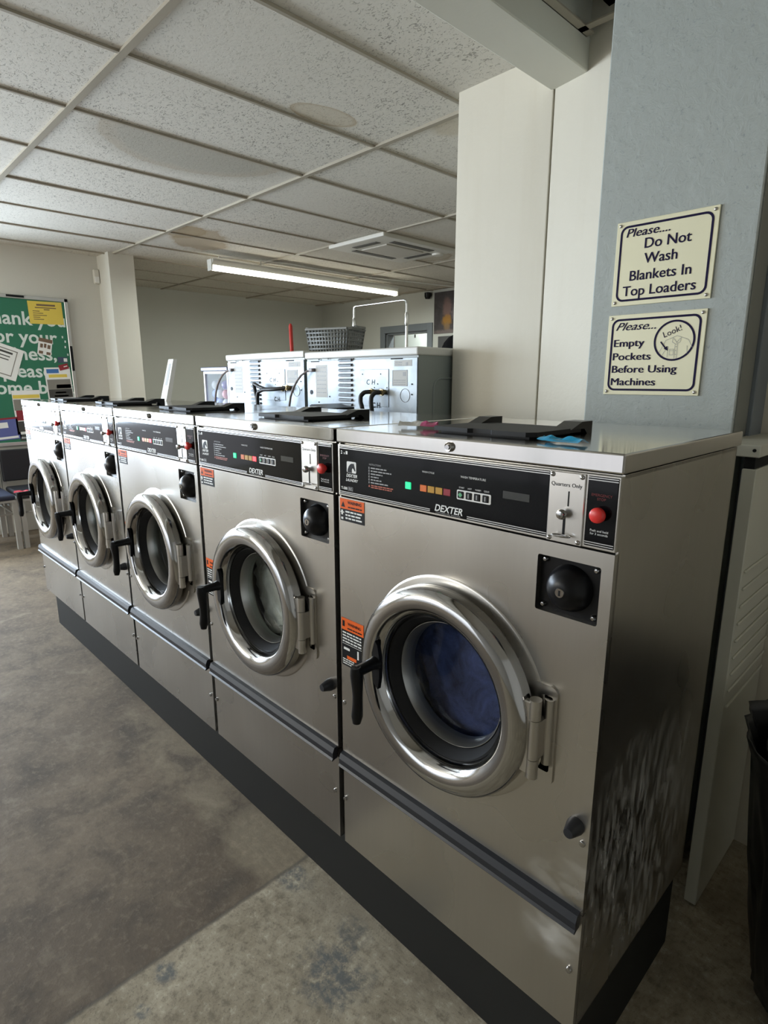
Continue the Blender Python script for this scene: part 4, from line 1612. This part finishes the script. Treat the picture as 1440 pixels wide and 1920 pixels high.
def sign_base(name, x0, x1, z0, z1, w=0.0055, inset=0.011):
    r = empty(name, ((x0 + x1) / 2, YS, z0))
    off = (-(x0 + x1) / 2, -YS, -z0)
    MB(off).box(x0, x1, YS - 0.0045, YS - 0.0002, z0, z1, 0.0008, 1).build('board', M_SIGNCREAM, r)
    mb = MB(off)
    o_ = rrect(x0 + inset, x1 - inset, z0 + inset, z1 - inset, 0.020, 6)
    i_ = rrect(x0 + inset + w, x1 - inset - w, z0 + inset + w, z1 - inset - w, 0.015, 6)
    mb.plate(o_, [i_], YS - 0.0052, 0.0008)
    mb.build('border', M_NAVY, r)
    for a in (x0 + 0.010, x1 - 0.010):
        for b_ in (z0 + 0.009, z1 - 0.009):
            mb = MB(off)
            mb.lathe([(0.0, -0.0085), (0.003, -0.0075), (0.0045, -0.0055), (0.0045, -0.004)], (a, YS, b_), 'Y', 14)
            mb.build('screw', M_SATIN, r)
    return r, off


YT = YS - 0.0053
s1, off = sign_base('notice_sign', -0.4465, -0.1895, 1.614, 1.831)
mb = MB(off)
mb.text('Please....', -0.421, 1.7905, 0.0305, YT, 'LEFT', 0.22, 0.0, sx=1.15, fat=0.0006)
for s, z in (('Do Not', 1.7570), ('Wash', 1.7190), ('Blankets In', 1.6780), ('Top Loaders', 1.6390)):
    mb.text(s, -0.3215 + (0.012 if s == 'Do Not' else 0), z, 0.0370, YT, 'CENTER', 0, 0.004, fat=0.0004)
mb.build('lettering', M_NAVY, s1)
tag(s1, 'upper cream notice on the blue column reading Please Do Not Wash Blankets In Top Loaders', 'sign', 'cream notices on the blue column')

s2, off = sign_base('notice_sign', -0.4500, -0.1915, 1.3725, 1.590)
mb = MB(off)
mb.text('Please...', -0.4290, 1.5480, 0.0300, YT, 'LEFT', 0.45, 0.0, sx=1.2, fat=0.0003)
for s, z, sz in (('Empty', 1.5040, 0.0285), ('Pockets', 1.4675, 0.0285), ('Before Using', 1.4330, 0.0285), ('Machines', 1.3985, 0.0285)):
    mb.text(s, -0.4310, z, sz, YT, 'LEFT', 0, 0.0, sx=1.2, fat=0.0008)
cxs, czs = -0.2660, 1.5150
vv, ff = text_geo('Look!', 0.0215, 'CENTER', 0, 0.0)
a = R(22)
vm = [mb.bm.verts.new(Vector((cxs - 0.004 + x * math.cos(a) - y * math.sin(a), YT, czs + 0.017 + x * math.sin(a) + y * math.cos(a))) + mb.off) for x, y in vv]
for f in ff:
    try:
        mb.bm.faces.new([vm[i] for i in f])
    except ValueError:
        pass
mb.build('lettering', M_NAVY, s2)
mb = MB(off)
mb.lathe([(0.0475, YT), (0.0525, YT), (0.0525, YT + 0.0006), (0.0475, YT + 0.0006)], (cxs, 0, czs), 'Y', 56, closed=True)
# arrow towards the pocket
def bar(mb, p, q, w):
    p, q = Vector(p), Vector(q)
    d = (q - p).normalized()
    n_ = Vector((-d.y, d.x)) * w / 2
    pts = [p + n_, q + n_, q - n_, p - n_]
    vs_ = [mb.bm.verts.new(Vector((t.x, YT - 0.0001, t.y)) + mb.off) for t in pts]
    mb.bm.faces.new(vs_)
bar(mb, (cxs - 0.034, czs - 0.002), (cxs - 0.021, czs - 0.018), 0.0035)
vs_ = [mb.bm.verts.new(Vector((x, YT - 0.0001, z)) + mb.off) for x, z in ((cxs - 0.013, czs - 0.026), (cxs - 0.0165, czs - 0.0135), (cxs - 0.0245, czs - 0.0205))]
mb.bm.faces.new(vs_)
mb.build('look_circle', M_NAVY, s2)
mb = MB(off)
SH = [((-0.040, -0.030), (-0.025, 0.001)), ((-0.025, 0.001), (-0.007, 0.008)), ((0.014, 0.008), (0.032, 0.001)), ((0.032, 0.001), (0.044, -0.020)), ((-0.031, -0.036), (-0.018, -0.014)), ((-0.018, -0.014), (-0.018, -0.043)),
      ((-0.007, 0.008), (-0.008, -0.004)), ((-0.008, -0.004), (0.002, -0.010)), ((0.002, -0.010), (0.012, -0.004)), ((0.012, -0.004), (0.014, 0.008)), ((-0.007, 0.008), (0.003, 0.012)), ((0.003, 0.012), (0.014, 0.008)), ((-0.005, 0.006), (0.004, -0.006)), ((0.012, 0.006), (0.003, -0.006)),
      ((0.000, -0.010), (0.000, -0.046)), ((0.006, -0.009), (0.006, -0.046)), ((-0.013, -0.022), (-0.003, -0.022)), ((-0.013, -0.026), (-0.003, -0.026)), ((-0.013, -0.022), (-0.013, -0.037)), ((-0.003, -0.022), (-0.003, -0.037)), ((-0.013, -0.037), (-0.003, -0.037)), ((0.030, -0.014), (0.032, -0.034))]
for p, q in SH:
    bar(mb, (cxs + 0.004 + p[0], czs + p[1]), (cxs + 0.004 + q[0], czs + q[1]), 0.0009)
for k in range(3):
    mb.lathe([(0.0, 0.0), (0.0012, 0.0)], (cxs + 0.007, YT - 0.0001, czs - 0.016 - k * 0.010), 'Y', 8)
mb.build('shirt_drawing', M_GREYPRINT, s2)
tag(s2, 'lower cream notice on the blue column reading Please Empty Pockets Before Using Machines', 'sign', 'cream notices on the blue column')

# ================================================================== RIGHT SIDE: white cabinet end and bin
r = empty('utility_cabinet', (-0.015, 0.70, 0))
off = (0.015, -0.70, 0)
MB(off).box(-0.034, -0.004, 0.700, 1.045, 0.006, 1.212, 0.002, 1).build('end_panel', M_WHITEMETAL, r)
mb = MB(off)
for k in range(9):
    z = 0.96 - k * 0.045
    mb.box(-0.0045, 0.0015, 0.716, 1.04, z, z + 0.007, 0.002, 1)
mb.build('panel_rib', M_WHITEMETAL, r)
MB(off).box(-0.098, 0.000, 0.694, 1.045, 1.240, 1.268, 0.002, 1).build('top_cover', M_WHITEMETAL, r)
MB(off).box(-0.032, -0.010, 0.705, 1.04, 1.212, 1.240).build('dark_gap', M_DARK, r)
mb = MB(off)
mb.lathe([(0.0, -0.001), (0.004, -0.001), (0.004, 0.0)], (-0.012, 0.694, 1.256), 'Y', 12)
mb.build('bolt_hole', M_DARK, r)
tag(r, 'white metal cabinet with a ribbed side behind the right end of the washer row', 'cabinet')

r = empty('waste_bin', (0.352, 0.60, 0))
mb = MB()
mb.lathe([(0.0, 0.0), (0.16, 0.0), (0.165, 0.02), (0.225, 0.60), (0.235, 0.61), (0.235, 0.64), (0.215, 0.64), (0.205, 0.60), (0.15, 0.03), (0.0, 0.02)], (0, 0, 0), 'Z', 40)
mb.build('bin_body', M_RUBBER, r)
b = bmesh.new()
bmesh.ops.create_cone(b, cap_ends=False, segments=96, radius1=0.185, radius2=0.255, depth=1.0)
bmesh.ops.subdivide_edges(b, edges=[e for e in b.edges if abs(e.verts[0].co.z - e.verts[1].co.z) > 0.5], cuts=26)
for v in b.verts:
    t = v.co.z + 0.5
    ang = math.atan2(v.co.y, v.co.x)
    w_ = mnoise.noise(Vector((math.cos(ang) * 4, math.sin(ang) * 4, t * 2.0))) * 0.020 + mnoise.noise(Vector((math.cos(ang) * 11, math.sin(ang) * 11, t * 3.0))) * 0.010
    rad = math.hypot(v.co.x, v.co.y) + w_ + 0.012
    if t > 0.9:
        rad += (t - 0.9) * 0.14
    v.co = Vector((math.cos(ang) * rad, math.sin(ang) * rad, 0.06 + t * 0.62 + (0.012 * math.sin(ang * 7) if t < 0.1 else 0)))
mb = MB()
mb._merge(b, True)
o = mb.build('bin_liner', M_BAG, r)
sm = o.modifiers.new('thickness', 'SOLIDIFY')
sm.thickness = 0.002
tag(r, 'black waste bin with a crumpled black liner at the right edge beside the white cabinet', 'bin')

# ================================================================== LEFT WALL: notice board, chairs, detector
def tx(mb, s, y, z, size, x, **k):
    mb.text(s, y, z, size, x, face='+X', **k)


BY0, BY1, BZ0, BZ1 = 0.22, 1.085, 0.82, 2.160
r = empty('notice_board', (XW, (BY0 + BY1) / 2, BZ0))
off = (-XW, -(BY0 + BY1) / 2, -BZ0)
MB(off).box(XW + 0.001, XW + 0.022, BY0, BY1, BZ0, BZ1).build('backing', M_ALU, r)
mb = MB(off)
for a, b_, c_, d_ in ((BY0, BY1, BZ0, BZ0 + 0.032), (BY0, BY1, BZ1 - 0.032, BZ1), (BY0, BY0 + 0.032, BZ0, BZ1), (BY1 - 0.032, BY1, BZ0, BZ1)):
    mb.box(XW + 0.001, XW + 0.034, a, b_, c_, d_, 0.003, 1)
mb.build('frame', M_ALU, r)
MB(off).box(XW + 0.022, XW + 0.024, BY0 + 0.03, BY1 - 0.03, BZ0 + 0.03, BZ1 - 0.03).build('green_poster', M_POSTERGREEN, r)
mb = MB(off)
for s, z, y in (('Thank you', 1.905, 0.345), ('for your', 1.745, 0.400), ('business,', 1.595, 0.350), ('please', 1.440, 0.470), ('come back', 1.290, 0.330), ('again', 1.140, 0.80)):
    tx(mb, s, y, z, 0.165, XW + 0.0246, align='LEFT', bold=0.018)
for y, z in ((1.00, 1.80), (1.02, 1.76), (1.015, 1.71), (1.03, 1.64)):
    mb.box(XW + 0.0242, XW + 0.0246, y, y + 0.012, z, z + 0.020)
mb.build('lettering', M_POSTERWHITE, r)
mb = MB(off)
mb.box(XW + 0.034, XW + 0.040, BY1 - 0.026, BY1 - 0.006, 1.50, 1.73)
mb.box(XW + 0.034, XW + 0.040, 0.58, 0.72, BZ1 - 0.022, BZ1 - 0.004)
mb.build('latch', M_LABELBLACK, r)
tag(r, 'aluminium framed notice board with a green Thank you poster on the left wall', 'notice board')


def flyer(name, y, z, w, h, tilt, mats, paint, label, cat='flyer', dx=0.0255):
    """paper lying on the board; paint(mb) adds printed areas in (u, v) of the sheet"""
    o_ = empty(name, (XW + dx, y, z))
    o_.rotation_euler = (R(tilt), 0, 0)
    mb = MB()
    mb.box(0.0, 0.0008, -w / 2, w / 2, -h / 2, h / 2)
    mb.build('sheet', mats[0], o_)
    if paint:
        for nm, mt, rects in paint:
            mb = MB()
            for u0, u1, v0, v1 in rects:
                mb.box(0.0008, 0.0012, -w / 2 + u0 * w, -w / 2 + u1 * w, -h / 2 + v0 * h, -h / 2 + v1 * h)
            mb.build(nm, mt, o_)
    tag(o_, label, cat, 'papers pinned on the notice board')
    return o_


M_BROWN = plain('brown_print', (0.16, 0.10, 0.06), 0.6)
M_BLUEP = plain('blue_print', (0.05, 0.16, 0.42), 0.6)
M_REDP = plain('maroon_print', (0.25, 0.02, 0.03), 0.6)
M_DKP = plain('dark_print', (0.05, 0.05, 0.045), 0.6)
M_MIDP = plain('grey_photo_print', (0.22, 0.21, 0.18), 0.6)
lines = [(0.12, 0.12 + 0.2 + 0.1 * (k % 3), 0.55 - k * 0.09, 0.58 - k * 0.09) for k in range(5)]
flyer('yellow_flyer', 0.888, 2.020, 0.285, 0.200, 1, [M_YELLOWPAPER], [('print', M_BROWN, [(0.25, 0.80, 0.80, 0.88), (0.20, 0.82, 0.70, 0.74), (0.45, 0.62, 0.62, 0.66)] + lines)], 'bright yellow printed flyer at the top right of the notice board')
flyer('white_notice', 0.510, 1.575, 0.230, 0.290, -20, [M_PAPER], [('frame_print', M_MIDP, [(0.12, 0.80, 0.10, 0.13), (0.12, 0.80, 0.87, 0.90), (0.78, 0.81, 0.10, 0.90)]), ('print', M_DKP, [(0.15, 0.66, 0.76, 0.82), (0.15, 0.60, 0.66, 0.69), (0.15, 0.58, 0.56, 0.59)])], 'large white printed notice hanging tilted at the left of the notice board', dx=0.027)
flyer('house_flyer', 0.845, 1.715, 0.115, 0.150, -11, [M_PAPER], [('photo', M_BROWN, [(0.0, 1.0, 0.78, 1.0), (0.15, 0.35, 0.42, 0.66), (0.42, 0.60, 0.45, 0.70), (0.68, 0.90, 0.42, 0.66), (0.1, 0.4, 0.05, 0.22), (0.65, 0.95, 0.05, 0.22)])], 'small tilted flyer with brown window pictures in the middle of the notice board')
flyer('property_flyer', 0.930, 1.385, 0.225, 0.290, 2, [M_PAPER], [('blue_print', M_BLUEP, [(0.08, 0.55, 0.82, 0.95)]), ('yellow_print', M_YELLOWPAPER, [(0.14, 0.85, 0.68, 0.78)]), ('photo', M_MIDP, [(0.05, 0.95, 0.30, 0.62)]), ('dark_print', M_DKP, [(0.05, 0.97, 0.03, 0.30)]), ('orange_print', M_BROWN, [(0.30, 0.72, 0.17, 0.22), (0.25, 0.80, 0.06, 0.11)]), ('white_print', M_PAPER, [(0.38, 0.96, 0.33, 0.45)])], 'flyer with blue, yellow and dark picture bands at the right of the notice board', dx=0.026)
flyer('red_card', 0.985, 1.535, 0.085, 0.050, 15, [M_REDP], [('white_print', M_PAPER, [(0.5, 0.9, 0.45, 0.6)])], 'small maroon card overlapping the picture flyer on the notice board', 'card', dx=0.0285)
flyer('blue_card', 0.985, 1.600, 0.085, 0.052, 0, [plain('slate_card', (0.05, 0.07, 0.12), 0.5)], [('white_print', M_PAPER, [(0.60, 0.96, 0.2, 0.8)])], 'small dark blue card with a white spot near the board right edge', 'card')
flyer('car_flyer', 0.640, 1.120, 0.230, 0.400, 1, [M_PAPER], [('yellow_print', M_YELLOWPAPER, [(0.02, 0.98, 0.82, 0.90)]), ('photo', M_MIDP, [(0.02, 0.98, 0.55, 0.80)]), ('red_print', M_REDP, [(0.06, 0.98, 0.32, 0.55)]), ('dark_print', M_DKP, [(0.06, 0.98, 0.06, 0.30)])], 'white flyer with yellow, grey and red bands low on the notice board')
flyer('blue_flyer', 0.440, 0.975, 0.220, 0.200, 4, [plain('violet_blue_paper', (0.10, 0.12, 0.32), 0.6)], [('pale_print', M_PAPER, [(0.05, 0.6, 0.55, 0.80), (0.1, 0.9, 0.05, 0.15)]), ('red_print', M_REDP, [(0.0, 1.0, 0.92, 1.0)])], 'blue and white flyer at the bottom left of the notice board')
flyer('photo_flyer', 0.640, 0.890, 0.190, 0.055, 0, [M_DKP], [('pale_print', M_GREYPAPER, [(0.05, 0.5, 0.3, 0.6), (0.55, 0.9, 0.55, 0.8)])], 'dark photo flyer along the bottom edge of the notice board')

# motion detector
r = empty('motion_detector', (XW, 1.375, 2.32))
off = (-XW, -1.375, -2.32)
MB(off).box(XW + 0.0005, XW + 0.045, 1.345, 1.397, 2.325, 2.455, 0.010, 3).build('housing', M_IVORY, r)
MB(off).box(XW + 0.040, XW + 0.047, 1.350, 1.392, 2.335, 2.390, 0.003, 2).build('lens', M_PAPER, r)
tag(r, 'small ivory motion detector on the left wall beside the pilaster', 'detector')


# waiting chairs
def chair(y0, y1, seat_m, back_m):
    r_ = empty('waiting_chair', (-5.55, (y0 + y1) / 2, 0))
    w = (y1 - y0) / 2
    mb = MB()
    mb.box(-0.22, 0.30, -w + 0.012, w - 0.012, 0.43, 0.475, 0.018, 3)
    mb.build('seat', seat_m, r_)
    mb = MB()
    mb.box(-0.265, -0.235, -w + 0.010, w - 0.010, 0.515, 0.80, 0.010, 2)
    mb.build('backrest', back_m, r_)
    for s in (-1, 1):
        mb = MB()
        mb.box(0.245, 0.285, s * (w - 0.022) - 0.018, s * (w - 0.022) + 0.018, 0.0, 0.43)
        mb.build('leg', M_GREYMETAL, r_)
        mb = MB()
        mb.box(-0.30, -0.262, s * (w - 0.022) - 0.018, s * (w - 0.022) + 0.018, 0.0, 0.79)
        mb.build('leg', M_GREYMETAL, r_)
        mb = MB()
        mb.tube([(-0.28, s * (w - 0.022), 0.30), (0.265, s * (w - 0.022), 0.30)], 0.008, 8)
        mb.build('side_rail', M_GREYMETAL, r_)
    mb = MB()
    mb.tube([(0.265, -w + 0.02, 0.31), (0.265, w - 0.02, 0.31)], 0.008, 8)
    mb.box(-0.24, 0.29, -w + 0.012, w - 0.012, 0.412, 0.430)
    mb.build('seat_frame', M_GREYMETAL, r_)
    return r_


tag(chair(-0.19, 0.315, M_NAVYCLOTH, M_GREYMETAL), 'grey-backed waiting chair with a navy seat under the notice board', 'chair', 'waiting chairs along the left wall')
tag(chair(0.325, 0.830, M_BLACKCLOTH, M_BLACKCLOTH), 'black-backed waiting chair half hidden behind the farthest washer', 'chair', 'waiting chairs along the left wall')
o = crumple('red_cloth', 0.16, 0.07, 0.03, 3.3, [M_REDCLOTH], (-5.29, 0.385, 0.4765), 1.3)
tag(o, 'small red cloth lying on the front of the black-backed chair seat', 'cloth')

# ================================================================== CEILING FIXTURES
r = empty('fluorescent_fixture', (-4.93, 3.27, 2.43))
off = (4.93, -3.27, -2.43)
mb = MB(off)
prof = [(-0.055, 2.505), (0.055, 2.505), (0.060, 2.490), (0.030, 2.456), (-0.030, 2.456), (-0.060, 2.490)]
A = [(-4.93 + a, 2.05, b_) for a, b_ in prof]
B = [(-4.93 + a, 4.49, b_) for a, b_ in prof]
mb.quad(A); mb.quad(B[::-1])
for i in range(6):
    j = (i + 1) % 6
    mb.quad([A[i], B[i], B[j], A[j]])
mb.build('channel', M_FIXTURE, r)
for yy in (2.04, 4.49):
    MB(off).box(-4.97, -4.89, yy, yy + 0.014, 2.405, 2.505, 0.003, 1).build('end_cap', M_FIXTURE, r)
for xx in (-4.93,):
    MB(off).cyl((xx, 2.06, 2.428), (xx, 4.485, 2.428), 0.019, None, 16).build('lamp_tube', M_TUBE, r)
for yy in (2.6, 3.9):
    mb = MB(off)
    mb.tube([(-4.93, yy, 2.505), (-4.93, yy, ZC + 0.004)], 0.004, 6)
    mb.build('hanger', M_FIXTURE, r)
tag(r, 'long white single-tube fluorescent light, lit, hanging under the ceiling at the back', 'ceiling light')
lamp = bpy.data.lights.new('fluorescent_light', 'AREA')
lamp.shape = 'RECTANGLE'
lamp.size, lamp.size_y = 0.05, 2.4
lamp.energy = 42.0
lamp.color = (0.95, 1.0, 0.93)
lo = bpy.data.objects.new('fluorescent_light', lamp)
lo.location = (0, 0, -0.024)
COL.objects.link(lo)
lo.parent = r

mb = MB()
pts = [(-4.86, 2.10, 2.520), (-4.85, 2.5, 2.545), (-4.84, 2.9, 2.556), (-4.84, 3.6, 2.548), (-4.82, 4.2, 2.556), (-4.70, 4.9, 2.560), (-4.62, 5.39, 2.562)]
mb.tube(pts, 0.006, 6)
tag(mb.build('electric_cable', M_PAPER), 'thin white cable running along the ceiling beside the fluorescent light', 'cable')

r = empty('ceiling_air_conditioner', (-3.63, 3.145, ZC - 0.04))
off = (3.63, -3.145, -(ZC - 0.04))
ax0, ax1, ay0, ay1 = -3.98, -3.28, 2.69, 3.60
MB(off).box(ax0, ax1, ay0, ay1, ZC - 0.030, ZC + 0.002, 0.008, 2).build('panel', M_ACWHITE, r)
MB(off).box(ax0 + 0.19, ax1 - 0.19, ay0 + 0.22, ay1 - 0.22, ZC - 0.040, ZC - 0.030, 0.004, 1).build('intake_grille', plain('ac_grille', (0.55, 0.52, 0.46), 0.5), r)
for a, b_, c_, d_ in ((ax0 + 0.20, ax1 - 0.20, ay0 + 0.10, ay0 + 0.16), (ax0 + 0.20, ax1 - 0.20, ay1 - 0.16, ay1 - 0.10), (ax0 + 0.08, ax0 + 0.14, ay0 + 0.2, ay1 - 0.2), (ax1 - 0.14, ax1 - 0.08, ay0 + 0.2, ay1 - 0.2)):
    MB(off).box(a, b_, c_, d_, ZC - 0.0335, ZC - 0.028).build('air_outlet', plain('outlet_dark', (0.09, 0.085, 0.075), 0.6), r)
mb = MB(off)
mb.lathe([(0.0, -0.018), (0.05, -0.014), (0.055, 0.0)], (ax1 - 0.16, ay1 - 0.06, ZC - 0.030), 'Z', 20)
mb.build('sensor_dome', M_ACWHITE, r)
tag(r, 'square off-white ceiling air conditioner with four outlets set in the ceiling tiles', 'air conditioner')

# ================================================================== BACK WALL THINGS
mb = MB()
mb.box(-5.085, -4.45, 5.386, 5.399, 2.02, 2.545)


def mat_poster():
    m, nt, b = new_mat('dark_poster_paper')
    pos = world_pos(nt)
    v = coords(nt, 'World')
    n = noise_tex(nt, v, 9, 5, 0.7, 1.0)
    col = mix(nt, n, (0.018, 0.017, 0.020), (0.12, 0.105, 0.105))
    for c_, r_, cl_, am in (((-4.86, 5.386, 2.33), (0.07, 0.05, 0.13), (0.24, 0.15, 0.13), 0.85), ((-4.865, 5.386, 2.18), (0.075, 0.05, 0.075), (0.40, 0.20, 0.035), 0.9),
                            ((-4.86, 5.386, 2.10), (0.05, 0.05, 0.05), (0.26, 0.17, 0.09), 0.8), ((-4.72, 5.386, 2.27), (0.06, 0.05, 0.10), (0.26, 0.22, 0.22), 0.6),
                            ((-4.85, 5.386, 2.03), (0.26, 0.05, 0.035), (0.20, 0.16, 0.15), 0.8)):
        mk, _ = ellipse_mask(nt, pos, c_, r_, 0.6, 0.6, 22)
        col = mix(nt, math_n(nt, 'MULTIPLY', mk, am), col, cl_)
    nt.links.new(col, b.inputs['Base Color'])
    b.inputs['Roughness'].default_value = 0.4
    return m


po = mb.build('wall_poster', mat_poster())
tag(po, 'dark poster with a streaky ochre and dusty pink shape high on the back wall', 'poster')
# little camera under the ceiling
r = empty('security_camera', (-5.165, 5.34, 2.50))
mb = MB()
mb.lathe([(0.0, -0.05), (0.03, -0.048), (0.042, -0.02), (0.042, 0.03), (0.0, 0.04)], (0, 0, 0.02), 'Z', 18)
mb.build('dome', M_BLACK, r)
MB().box(-0.02, 0.02, 0.0, 0.059, 0.01, 0.05).build('bracket', M_BLACK, r)
tag(r, 'small black security camera on the back wall just left of the poster', 'camera')
# unseen lamp added to brighten the room beyond the doorway
r = empty('added_room_lamp', (-5.6, 5.85, 2.56))
MB().box(-0.3, 0.3, -0.08, 0.08, 0.0, 0.04, 0.01).build('housing', M_FIXTURE, r)
MB().box(-0.28, 0.28, -0.06, 0.06, -0.012, 0.0).build('diffuser', M_TUBE, r)
tag(r, 'added unseen flat lamp brightening the room beyond the grey door frame', 'ceiling light')
d_ = bpy.data.lights.new('beyond_fill_light', 'AREA')  # fill light of the added lamp
d_.shape = 'RECTANGLE'
d_.size, d_.size_y, d_.energy, d_.color = 0.6, 0.12, 13.0, (0.95, 1.0, 0.97)
lo2 = bpy.data.objects.new('beyond_fill_light', d_)
lo2.location = (0, 0, -0.02)
COL.objects.link(lo2)
lo2.parent = r
# pale board seen through the doorway
r = empty('white_board', (-6.285, 6.2, 0))
MB().box(-0.355, 0.355, 0.0, 0.03, 0.9, 2.115, 0.003, 1).build('board', plain('pale_board', (0.70, 0.76, 0.74), 0.45, emit=None), r)
MB().box(0.09, 0.115, -0.006, 0.0, 2.065, 2.112).build('clip', M_DKP, r)
mb = MB()
mb.box(-0.24, 0.05, -0.015, 0.0, 1.67, 1.70)
mb.build('shelf_lip', M_PAPER, r)
for s in (-1, 1):
    MB().box(s * 0.31 - 0.02, s * 0.31 + 0.02, 0.0, 0.03, 0.0, 0.9).build('leg', M_GREYMETAL, r)
tag(r, 'pale white board standing in the room behind the grey door frame', 'board')
# bottle-like amber shape beside it
mb = MB()
mb.lathe([(0.0, 0.0), (0.045, 0.0), (0.05, 0.02), (0.05, 0.20), (0.040, 0.26), (0.018, 0.33), (0.016, 0.45), (0.0, 0.45)], (0, 0, 0), 'Z', 20)
o = mb.build('spray_bottle', plain('amber_plastic', (0.22, 0.13, 0.02), 0.3), None, (-6.66, 6.1, 1.55))
tag(o, 'amber bottle with a long neck in the room behind the grey door frame', 'bottle')
r = empty('storage_shelf', (-6.76, 6.10, 0))
MB().box(-0.25, 0.12, -0.12, 0.15, 1.52, 1.55).build('shelf', M_GREYMETAL, r)
for s in (-0.24, 0.11):
    MB().box(s - 0.01, s + 0.01, -0.10, 0.13, 0.0, 1.52).build('leg', M_GREYMETAL, r)
tag(r, 'grey shelf carrying the amber bottle behind the door frame', 'shelf')
# black coat on a stand beside the partition
mb = MB()
mb.lathe([(0.05, 0.56), (0.075, 0.53), (0.16, 0.49), (0.225, 0.43), (0.25, 0.33), (0.255, 0.0), (0.28, -0.45), (0.27, -0.47), (0.0, -0.45)], (0, 0, 0), 'Z', 48)
for v in mb.bm.verts:
    a_ = math.atan2(v.co.y, v.co.x)
    rr_ = 1 + 0.05 * math.sin(a_ * 9 + v.co.z * 3) + 0.06 * mnoise.noise(v.co * 4)
    v.co = Vector((v.co.x * rr_, v.co.y * 0.62 * rr_, v.co.z))
for sd in (-1, 1):
    mb.tube([(sd * 0.13, 0, 0.43), (sd * 0.19, 0, 0.38), (sd * 0.245, -0.02, 0.25), (sd * 0.28, -0.05, 0.0), (sd * 0.27, -0.09, -0.22)], [0.03, 0.07, 0.075, 0.066, 0.055], 14)
r = empty('hanging_coat', (-3.98, 4.6, 0))
mb.build('coat', plain('black_wool', (0.004, 0.004, 0.005), 0.95, 0.0, 0.05), r, (0, 0, 1.40))
mb = MB()
mb.tube([(0, 0, 0.0), (0, 0, 2.17)], 0.015, 8)
mb.cyl((0, 0, 0), (0, 0, 0.03), 0.22, None, 24)
mb.build('stand', M_GREYMETAL, r)
tag(r, 'bulky black coat on a stand partly hidden by the cream wall', 'coat')
tag(dr, 'black drain hopper showing above the lids in front of the right large washer back', 'drain')
